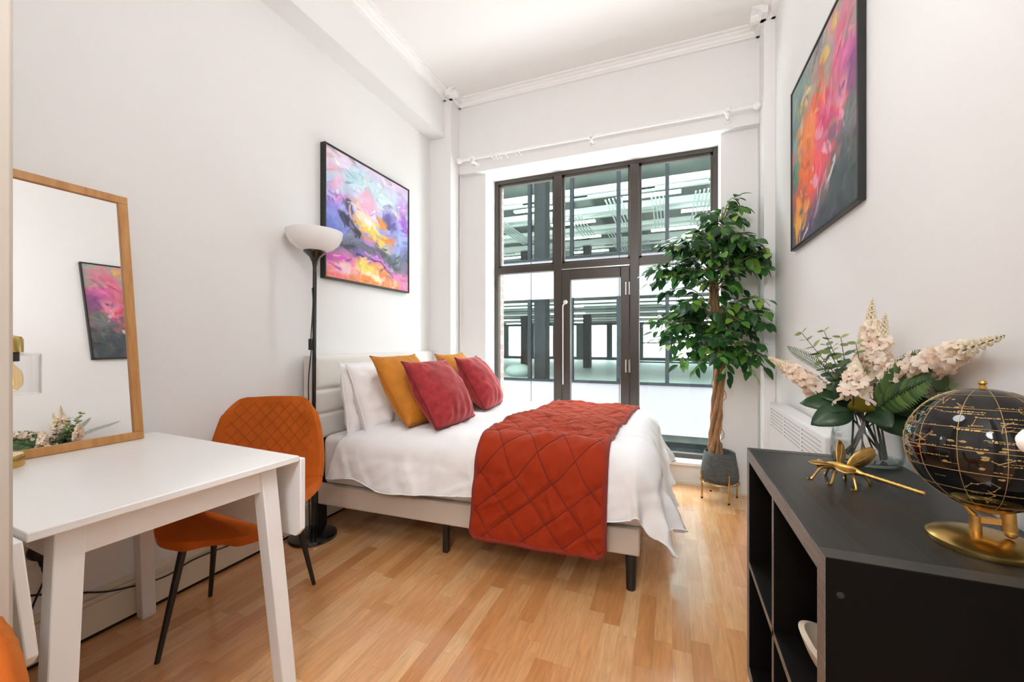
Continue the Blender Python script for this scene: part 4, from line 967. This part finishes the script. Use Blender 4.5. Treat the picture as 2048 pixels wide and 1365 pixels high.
def leaf(mb, p, d, nrm, L_, W, fold=.15, curl=.2, n=6, shape=1.0):
    """ovate leaf from p along d, face normal nrm"""
    d = d.normalized(); s = d.cross(nrm); s = s.normalized() if s.length > 1e-6 else d.orthogonal().normalized(); u = s.cross(d)
    rows = []
    for i in range(n+1):
        t = i/n; w_ = W*.5*(math.sin(PI*min(1,t**.8*shape)))**.85*(1 if t < 1 else 0); w_ = max(w_, W*.015)
        c = p + d*(L_*t) - u*(curl*L_*t*t)
        rows.append((mb.pt(c - s*w_ + u*fold*w_), mb.pt(c), mb.pt(c + s*w_ + u*fold*w_)))
    for i in range(n):
        for j in (0,1): mb.face((rows[i][j], rows[i][j+1], rows[i+1][j+1], rows[i+1][j]))
def euc(label, base, tip, seed, side=0, m='euc', Ls=.052, n=9, mid=(0,0,0), t0=.45, grp='eucalyptus sprigs in the vase', nm='eucalyptus_sprig', rw=.72):
    rng = random.Random(seed); root = empty(nm, base, 0, label, 'foliage', grp)
    path = bez([base, (V(base)*.55+V(tip)*.45)+V(mid), tip], 14); N_ = len(path)
    MB(base).tube(path, [.0022-.0014*i/N_ for i in range(N_)], 6).build('stem', M['stem'], root, smooth=True)
    mb = MB(base)
    for k in range(n):
        t = t0 + (1-t0)*(k/(n-1)); x = t*(N_-1); i = min(int(x), N_-2); p = path[i].lerp(path[i+1], x-i); d, a, b = frame_of(path[i+1]-path[i])
        an = k*PI/2 + rng.uniform(-.3,.3); s_ = Ls*(1.10-.62*(k/(n-1)))
        for sg in (1,-1):
            o_ = (a*math.cos(an)+b*math.sin(an))*sg + d*.45
            leaf(mb, p, o_, d*.9 + V((rng.uniform(-.5,.1),rng.uniform(-.9,-.1),rng.uniform(-.1,.7))), s_, s_*rw, .1, .1, 6)
    mb.build('leaves', M[m], root, smooth=True, angle=180); return root
# endpoints taken from the bouquet: mouth of the vase near (.545,1.535,.92)
euc('eucalyptus sprig reaching farthest left and up from the bouquet', vb(.04,0), (.405,1.625,1.165), 11, mid=(.01,-.01,.015), n=10)
euc('eucalyptus sprig with a bare upper stem behind the left leaves', vb(.03,-.03), (.470,1.640,1.172), 12, mid=(0,.01,.01), n=8, Ls=.044, t0=.5)
euc('eucalyptus sprig below the tall flower spikes with pale green tip', vb(.02,-.04), (.515,1.520,1.130), 13, n=8, t0=.45)
euc('low eucalyptus sprig lying toward the left flower spike', vb(.05,.0), (.430,1.560,1.085), 14, mid=(-.01,0,.03), n=9, Ls=.052)
euc('eucalyptus sprig hanging two oval leaves under the long right flower', vb(-.05,.02), (.618,1.290,1.025), 15, mid=(.02,.02,.05), n=3, Ls=.046, t0=.90, rw=.55)
def fern(label, base, mid, tip, W, seed, n=24, t0=.40, w0=.010, gname='fern_frond', upn=(0,0,1)):
    root = empty(gname, base, 0, label, 'foliage', 'fern fronds in the vase'); path = bez([base, mid, tip], 16); N_ = len(path)
    MB(base).tube(path, [.002-.0013*i/N_ for i in range(N_)], 6).build('stem', M['stem'], root, smooth=True); mb = MB(base)
    for k in range(n):
        t = t0 + (1-t0)*k/(n-1); x = t*(N_-1); i = min(int(x), N_-2); p = path[i].lerp(path[i+1], x-i); d = (path[i+1]-path[i]).normalized()
        u = (V(upn) - d*V(upn).dot(d)).normalized(); s = d.cross(u); q = (k/(n-1)); l_ = W*(math.sin(PI*min(1,.18+.82*q))**.7)*(1 if q < .98 else .5) + .003
        for sg in (1,-1): leaf(mb, p, s*sg + d*.55, u, l_, w0, .1, .15, 4)
    mb.build('leaflets', M['fern'], root, smooth=True, angle=180); return root
euc('eucalyptus sprig leaning left above the dark broad leaves', vb(.03,.02), (.455,1.555,1.125), 16, mid=(-.01,-.01,.02), n=9, Ls=.054)
euc('eucalyptus sprig standing between the left sprigs and the tall flowers', vb(.01,.03), (.500,1.590,1.150), 17, mid=(-.01,0,.02), n=8, Ls=.050)
fern('broad green fern frond leaning right below the long flower', vb(-.04,-.01), (.552,1.44,.985), (.602,1.330,1.105), .062, 1, 26, .42, .011, upn=(-.75,-.55,.3))
fern('second green fern frond lower right, half behind the broad leaves', vb(-.03,.02), (.54,1.43,.955), (.585,1.290,1.050), .055, 2, 22, .45, .011, upn=(-.7,-.5,.5))
fern('thin feathery fern frond poking out left of the eucalyptus', vb(.05,.01), (.48,1.60,1.02), (.372,1.660,1.120), .022, 3, 26, .55, .003, upn=(-.5,-.7,.3))
fern('thin dark fern frond pointing back toward the window wall', vb(.03,-.03), (.585,1.65,1.00), (.60,1.93,1.085), .026, 4, 26, .45, .005, upn=(-.6,-.6,.5))
def broad(label, base, leaves, m='broad'):
    root = empty('leaf_stem', base, 0, label, 'foliage', 'broad leaf stems in the vase')
    s_ = MB(base); mb = MB(base)
    for (p, d, nr, L_, W) in leaves:
        s_.tube(bez([base, (V(base)*.45+V(p)*.55)+V((0,0,.012)), p], 8), .0018, 6); leaf(mb, V(p), V(d), V(nr), L_, W, .18, .28, 10, .97)
    s_.build('stem', M['stem'], root, smooth=True); mb.build('leaves', M[m], root, smooth=True, angle=180, solid=.0008); return root
broad('dark broad leaves spreading low on the left of the bouquet', vb(.045,.01), [((.515,1.515,.940),(-.75,.1,.15),(-.2,-.6,.75),.135,.085),((.50,1.50,.935),(-.75,-.25,-.22),(-.1,-.75,.6),.115,.080),((.51,1.53,.95),(-.62,.35,.35),(-.1,-.5,.8),.110,.070),((.49,1.47,.95),(-.35,-.3,.5),(-.2,-.8,.4),.085,.062)])
broad('dark broad leaves drooping low on the right of the bouquet', vb(-.045,.0), [((.560,1.480,.945),(.10,-.85,-.32),(-.75,-.3,.55),.120,.085),((.570,1.470,.965),(.22,-.8,.05),(-.7,-.3,.6),.140,.075),((.565,1.485,.975),(.15,-.7,.45),(-.8,-.3,.4),.120,.060),((.53,1.45,.945),(-.05,-.8,-.15),(-.6,-.4,.7),.090,.065)])
broad('olive yellow leaf low at the front centre of the bouquet', vb(.0,.03), [((.505,1.440,.935),(-.25,-.35,.42),(-.5,-.75,.3),.055,.060)], 'olive')

# ------------------------------------------------------------------ dragonfly ornament
DC = V((.425,1.275,SH)); DA = V((-.70,.60,0)).normalized(); DS = V((-DA.y,DA.x,0))
dg = empty('dragonfly_ornament', DC, label='gold dragonfly ornament standing on the black shelf in front of the vase', cat='ornament')
def dp(f, s, z): return DA*f + DS*s + V((0,0,z))
bm_ = MB(); bm_.tube([dp(f,0,z) for f, z in ((-.02,.036),(0,.039),(.03,.041),(.050,.040),(.062,.038))], [.006,.0115,.0125,.009,.006], 14); bm_.ball(dp(.072,0,.038), .0115, 14, 10)
bm_.ball(dp(.078,.0095,.041), .0065, 10, 8); bm_.ball(dp(.078,-.0095,.041), .0065, 10, 8); bm_.tube([dp(.080,.004,.040),dp(.094,.006,.036)], .003, 8); bm_.tube([dp(.080,-.004,.040),dp(.094,-.006,.036)], .003, 8)
bm_.build('body', M['gold'], dg, smooth=True)
tl = [dp(-.015-.120*i/12,0,.037-.013*i/12) for i in range(13)]
MB().tube(bez(tl, 3), [.0052 if (k % 3) else .0043 for k in range(37)], 12).build('tail', M['gold'], dg, smooth=True)
for s, up_, ln, f0, sw in ((-1,.95,.078,.034,-.25),(-1,.62,.088,.016,.55),(1,.16,.070,.034,-.45),(1,.08,.066,.014,.45)):
    w_ = MB(); d = (DS*s*1.0 + V((0,0,up_)) - DA*sw).normalized(); leaf(w_, dp(f0,s*.006,.044), d, (-DA + V((0,0,.25))).normalized() if up_ > .5 else V((0,0,1)), ln, .042, .12, .05, 12, .86)
    wo = w_.build('wing', M['gold'], dg, smooth=True, angle=180, solid=.0022, soff=0)
    vn = MB(); nv = (-DA + V((0,0,.25))).normalized() if up_ > .5 else V((0,0,1)); sd = d.cross(nv).normalized(); un = sd.cross(d)
    for q in (-.28,-.1,.1,.28): vn.tube([dp(f0,s*.006,.044)+d*(ln*t)+sd*(.042*q*math.sin(PI*t*.9))+un*(.0016-.05*ln*t*t) for t in (.1,.35,.6,.85)], .0008, 5)
    vn.build('wing_veins', M['brass'], wo, smooth=True)
for s in (1,-1):
    for f0, f1 in ((.045,.075),(.022,.030),(.0,-.022)):
        MB().tube(bez([dp(f0,s*.006,.034), dp((f0+f1)/2,s*.024,.032), dp(f1,s*.036,.0035), dp(f1+.006,s*.044,.0030)], 5), .0030, 8).build('leg', M['gold'], dg, smooth=True)

# ------------------------------------------------------------------ wall heater
hx0, hx1 = .552, XR-.012
ht = empty('panel_heater', (XR,2.40,.36), label='white panel heater with slotted grille on the right wall behind the shelf', cat='heater')
HO = (XR,2.40,.36)
MB(HO).box((hx0,1.905,.36),(hx1,2.885,.770)).build('body', M['plastic'], ht, bevel=.012, seg=3)
g = MB(HO); gd = MB(HO)
for ya, yb in ((1.96,2.22),(2.25,2.53),(2.56,2.84)):
    for k in range(6):
        z = .735-.019*k; g.box((hx0-.0006,ya,z-.0028),(hx0+.002,yb,z+.0028)); gd.box((hx0-.0009,yb-.010,z-.0034),(hx0+.002,yb,z+.0034))
g.build('grille', M['slot_l'], ht); gd.build('slot_ends', M['slot'], ht)
kn = MB(HO); kn.tube([(hx0+.045,1.930,.770),(hx0+.045,1.930,.786)], .014, 16); kn.build('control_knob', M['plastic'], ht, smooth=True)
cp = MB(HO); cp.box((hx0+.020,1.9035,.60),(hx0+.070,1.9055,.745)); cp.build('control_panel', M['plastic'], ht, bevel=.001)
for z in (.63,.66,.69,.72): MB(HO).tube([(hx0+.045,1.9040,z),(hx0+.045,1.9005,z)], .006, 12).build('button', M['slot_l'], ht)
MB(HO).box((hx1-.002,2.05,.50),(XR-.0005,2.75,.70)).build('wall_bracket', M['steel'], ht)

# ------------------------------------------------------------------ sockets, plug, cords
so_ = empty('wall_socket', (XL,.74,.40), label='white double wall socket low on the left wall under the table', cat='socket')
MB((XL,.74,.40)).box((XL+.0005,.665,.357),(XL+.012,.812,.443)).build('face_plate', M['plastic'], so_, bevel=.003)
MB((XL,.74,.40)).box((XL+.012,.775,.418),(XL+.016,.785,.432)).build('rocker_switch', M['plastic'], so_, bevel=.001)
pg = empty('power_plug', (XL+.014,.712,.402), label='black power plug pushed into the socket under the white table', cat='plug')
PO = (XL+.014,.712,.402)
pm_ = MB(PO); pm_.lathe([(0,.0),(.030,.0),(.033,.004),(.031,.020),(.020,.028),(0,.029)], n=32, M=Matrix.Translation(PO) @ Matrix.Rotation(PI/2,4,'Y')); pm_.build('body', M['black_plastic'], pg, smooth=True)
MB(PO).bar((XL+.026,.712,.376),(XL+.026,.714,.346),.016,.018,.010,.010).build('cord_grip', M['black_plastic'], pg, bevel=.003)
MB(PO).tube(bez([(XL+.026,.714,.348),(XL+.026,.716,.33),(XL+.027,.722,.310),(XL+.026,.712,.275),(XL+.026,.696,.232),(XL+.027,.684,.19),(XL+.03,.66,.10),(XL+.06,.62,.006)],8), .0032, 7).build('cord', M['black_plastic'], pg, smooth=True)
cb_ = MB((fx,fy,0)); cb_.tube(bez([(XL+.006,.45,.275),(XL+.006,.62,.272),(XL+.006,.72,.240),(XL+.006,.82,.189),(XL+.027,.90,.1545),(XL+.027,1.015,.123),(XL+.026,1.10,.112),(XL+.026,1.19,.128),(XL+.027,1.31,.124),(XL+.027,1.50,.10),(XL+.03,1.66,.03)],8), .0033, 7)
cb_.build('power_cord', M['black_plastic'], fp, smooth=True)

# ------------------------------------------------------------------ door beside the camera with its lever handle
d2 = empty('door_2', (.372,-.40,0), kind='structure', label='white inner door standing open beside the camera', cat='door')
MB((.372,-.40,0)).box((.352,-.40,.005),(.392,.500,2.05)).build('leaf', M['trim'], d2, bevel=.003)
lv = MB((.372,-.40,0)); lv.tube([(.352,.46,1.052),(.292,.46,1.052)], .009, 14); lv.tube(bez([(.300,.46,1.052),(.283,.470,1.052),(.279,.478,1.052)],5), .0105, 14)
lv.tube([(.288,.466,1.052),(.280,.478,1.052),(.2795,.4835,1.052)], [.0105,.0095,.006], 16); lv.tube([(.352,.46,1.052),(.346,.46,1.052)], .026, 24)
lv.build('handle', M['plastic'], d2, smooth=True)
hl = MB((-.905,.30,1.27)); pass

# ------------------------------------------------------------------ ficus
PC = V((.318,3.300,0))
ps = empty('plant_stand', PC, label='low brass plant stand with four thin legs under the charcoal pot', cat='plant stand')
for k in range(4):
    a = math.radians(22+90*k); p = V((.128*math.cos(a),.128*math.sin(a),0))
    lg = MB().tube([p, p+V((0,0,.205))], .0065, 10).build('leg', M['brass'], ps, smooth=True)
    MB().tube([p, p+V((0,0,.012))], .0075, 10).build('foot_cap', M['black_plastic'], lg, smooth=True)
rgm = MB(); rgm.tube([(.128*math.cos(t),.128*math.sin(t),.125) for t in [2*PI*k/40 for k in range(41)]], .0045, 8, False)
for k in range(2):
    a = math.radians(22+90*k); rgm.tube([(.128*math.cos(a),.128*math.sin(a),.122),(-.128*math.cos(a),-.128*math.sin(a),.122)], .0045, 8)
rgm.build('ring', M['brass'], ps, smooth=True)
pt_ = empty('ficus_tree', PC + V((0,0,.128)), label='tall artificial ficus tree in a charcoal pot in the window corner', cat='plant')
PTO = PC + V((0,0,.128))
MB(PTO).lathe([(0,.128),(.108,.128),(.122,.140),(.127,.165),(.122,.22),(.108,.30),(.102,.338),(.098,.343),(.094,.338),(.098,.30),(.10,.285),(0,.285)], (PC.x,PC.y,0), 48).build('pot', M['pot'], pt_, smooth=True)
MB(PTO).lathe([(0,.300),(.06,.302),(.099,.296)], (PC.x,PC.y,0), 32).build('soil', M['soil'], pt_, smooth=True)
spine = bez([(.292,3.295,.29),(.292,3.30,.45),(.305,3.30,.65),(.322,3.30,.93),(.312,3.30,1.20),(.285,3.30,1.45),(.275,3.30,1.65),(.30,3.30,1.88),(.345,3.28,2.05)], 10)
tk = MB(PTO); ns = len(spine)
for k in range(6):
    pth = []; rad = []
    for i, p in enumerate(spine[:-12]):
        t = i/ns; a = 2*PI*k/6 + t*5.5 + .5*math.sin(t*9+k); ro = (.027 - .012*t)*(1 + .35*math.sin(t*14+k*2))*(1.25 if t < .08 else 1)
        pth.append(p + V((ro*math.cos(a), ro*math.sin(a), 0))); rad.append((.0155-.008*t)*(1+.16*math.sin(i*1.3+k*2)))
    tk.tube(pth, rad, 8)
for k in range(7):             # vine tendrils curling off the bark
    z0 = .42+.09*k; i = min(range(ns), key=lambda q: abs(spine[q].z-z0)); p = spine[i]; a = k*2.2
    o_ = V((math.cos(a),math.sin(a)*.5,0)); tk.tube(bez([p+o_*.025, p+o_*.055+V((0,0,.03)), p+o_*.05+V((0,0,.075)), p+o_*.022+V((0,0,.10))],6), .0022, 5)
tk.build('trunk', M['bark'], pt_, smooth=True)
rg_ = random.Random(12)
br = MB(PTO); lf = MB(PTO)
def spz(z):
    i = min(range(ns), key=lambda q: abs(spine[q].z-z)); return spine[i]
tips = []
def add(cx, cz, rx, rz, n, ry=.36, cy=3.20):
    for k in range(n):
        a = rg_.uniform(0, 2*PI); r = rg_.uniform(.30,1.0)**.6; b = rg_.uniform(-1,1)
        tips.append((cx + rx*r*math.cos(a), cy + ry*b*math.sqrt(max(0,1-(r*math.cos(a))**2)), cz + rz*r*math.sin(a)))
add(.26,1.70,.42,.20,34); add(.28,1.86,.26,.18,9, .25); add(.35,2.03,.10,.13,6,.12,3.26)
add(.24,1.28,.38,.17,24); add(.30,1.16,.40,.18,14)
add(.44,1.40,.20,.20,10)
tips += [(.42,3.26,2.17),(.47,3.24,2.08),(.28,3.27,2.06),(.16,3.26,1.96),(-.16,3.16,1.64),(-.15,3.2,1.58),(-.12,3.18,1.70),(-.12,3.2,1.22),(-.10,3.2,1.16),(.58,3.08,1.70),(.60,3.02,1.62),(.56,3.1,1.74),(.58,3.05,1.12),(.55,3.12,.98),(.50,3.15,.93),(.46,3.18,1.0),(.05,3.2,.98),(.16,3.2,.95),(.06,3.2,1.04),(.36,3.18,.90),(.60,3.04,1.34),(.59,3.02,1.26),(.22,3.05,1.55),(.35,3.02,1.5),(.30,2.98,1.72),(.33,2.98,1.35),(.24,3.02,1.70),(.36,3.0,1.62),(.22,3.03,1.82),(.31,3.02,1.90),(.40,3.04,1.80),(.17,3.02,1.62),(.26,3.0,1.16),(.38,3.0,1.20),(.33,3.02,1.05),(.20,3.03,1.10),(-.10,3.1,1.66),(-.05,3.1,1.50),(-.14,3.14,1.30),(-.04,3.08,1.12),(.0,3.1,1.80),(.04,3.1,1.88)]
for tx, ty, tz in tips:
    if ty > 3.40: ty = 3.40
    tx = min(tx, .605 if ty < 3.18 else .555)
    hz = math.hypot(tx-.29, ty-3.3); s0 = spz(min(2.0, max(1.0, tz - .02 - hz*.30 + rg_.uniform(-.04,.08))))
    mid = s0.lerp(V((tx,ty,tz)), .5) + V((0,0,.05+.08*hz))
    path = bez([s0, mid, V((tx,ty,tz))], 8); br.tube(path, [.0042-.0030*i/len(path) for i in range(len(path))], 5)
    nl = int(5 + 13*(V((tx,ty,tz))-s0).length/.5)
    for k in range(nl):
        t = .30 + .70*k/(nl-1) if nl > 1 else 1; x = t*(len(path)-1); i = min(int(x), len(path)-2); p = path[i].lerp(path[i+1], x-i); d = (path[i+1]-path[i]).normalized()
        s = d.cross(V((0,0,1))); s = s.normalized() if s.length > .05 else V((1,0,0)); sg = 1 if k % 2 else -1
        dirn = d*rg_.uniform(.2,.9) + s*sg*rg_.uniform(.4,1.1) + V((0,0,rg_.uniform(-1.1,.15)))
        if k == nl-1: dirn = d + V((0,0,rg_.uniform(-.5,.1)))
        dirn.normalize(); st_ = p + dirn*.016; L_ = rg_.uniform(.064,.098)
        e = st_ + dirn*L_
        if e.x > .632 or (e.x > .565 and e.y > 3.18) or e.y > 3.42: continue
        if abs(e.x-.28) < .07 and 1.29 < e.z < 1.53 and e.y < 3.25: continue
        br.tube([p, st_], .0012, 4, False)
        nrm = V((rg_.uniform(-.5,.5), rg_.uniform(-.9,.3), 1)).normalized()
        leaf(lf, st_, dirn, nrm, L_, L_*rg_.uniform(.48,.60), rg_.uniform(.1,.4), rg_.uniform(0,.35), 6, .99)
br.build('branches', M['twig'], pt_, smooth=True); lf.build('foliage', M['ficus'], pt_, smooth=True, angle=180)

# ------------------------------------------------------------------ light, world, camera
wd = bpy.data.worlds.new('overcast_sky'); scn.world = wd; wd.use_nodes = True
wn, wl = wd.node_tree.nodes, wd.node_tree.links
bg = wn['Background']; bg.inputs[1].default_value = 13.5
wt = wn.new('ShaderNodeTexCoord'); ws_ = wn.new('ShaderNodeSeparateXYZ'); wr_ = wn.new('ShaderNodeValToRGB'); wm = wn.new('ShaderNodeMapRange')
wl.new(wt.outputs['Generated'], ws_.inputs[0]); wl.new(ws_.outputs[2], wm.inputs[0]); wm.inputs[1].default_value = -1; wm.inputs[2].default_value = 1
wr_.color_ramp.elements[0].position = .47; wr_.color_ramp.elements[0].color = (.56,.57,.58,1)      # pale ground far below
wr_.color_ramp.elements[1].position = .53; wr_.color_ramp.elements[1].color = (.88,.945,1.0,1)     # bright overcast sky
wl.new(wm.outputs[0], wr_.inputs[0]); wl.new(wr_.outputs[0], bg.inputs[0])
def lamp(name, loc, r, power, col=(.91,.96,1.0)):
    l = bpy.data.lights.new(name, 'POINT'); l.energy = power; l.shadow_soft_size = r; l.color = col
    o = bpy.data.objects.new(name, l); COL.objects.link(o); o.location = loc; return o
lamp('room_fill_light', (-.45,.85,2.25), .20, 18)  # unseen point light added to brighten the room, no real fixture
lamp('hall_fill_light', (-.2,-1.1,2.4), .30, 74)  # added fill from behind the camera, lifts the surfaces facing the doorway
cam = bpy.data.cameras.new('camera'); cam.sensor_width = 36; cam.lens = 36*810/2048; cam.clip_start = .02; cam.clip_end = 200
cam.shift_y = (685-682.5)/2048
co = bpy.data.objects.new('camera', cam); COL.objects.link(co); co.location = (0,0,1.135)
co.rotation_euler = (PI/2, 0, math.atan(321/810))
scn.camera = co
vs_ = scn.view_settings; vs_.view_transform = 'Standard'; vs_.look = 'None'; vs_.gamma = 1; vs_.use_curve_mapping = False; vs_.exposure = 0.4
scn.cycles.max_bounces = 10; scn.cycles.diffuse_bounces = 6; scn.cycles.transparent_max_bounces = 24; scn.cycles.glossy_bounces = 5
scn.cycles.sample_clamp_indirect = 8
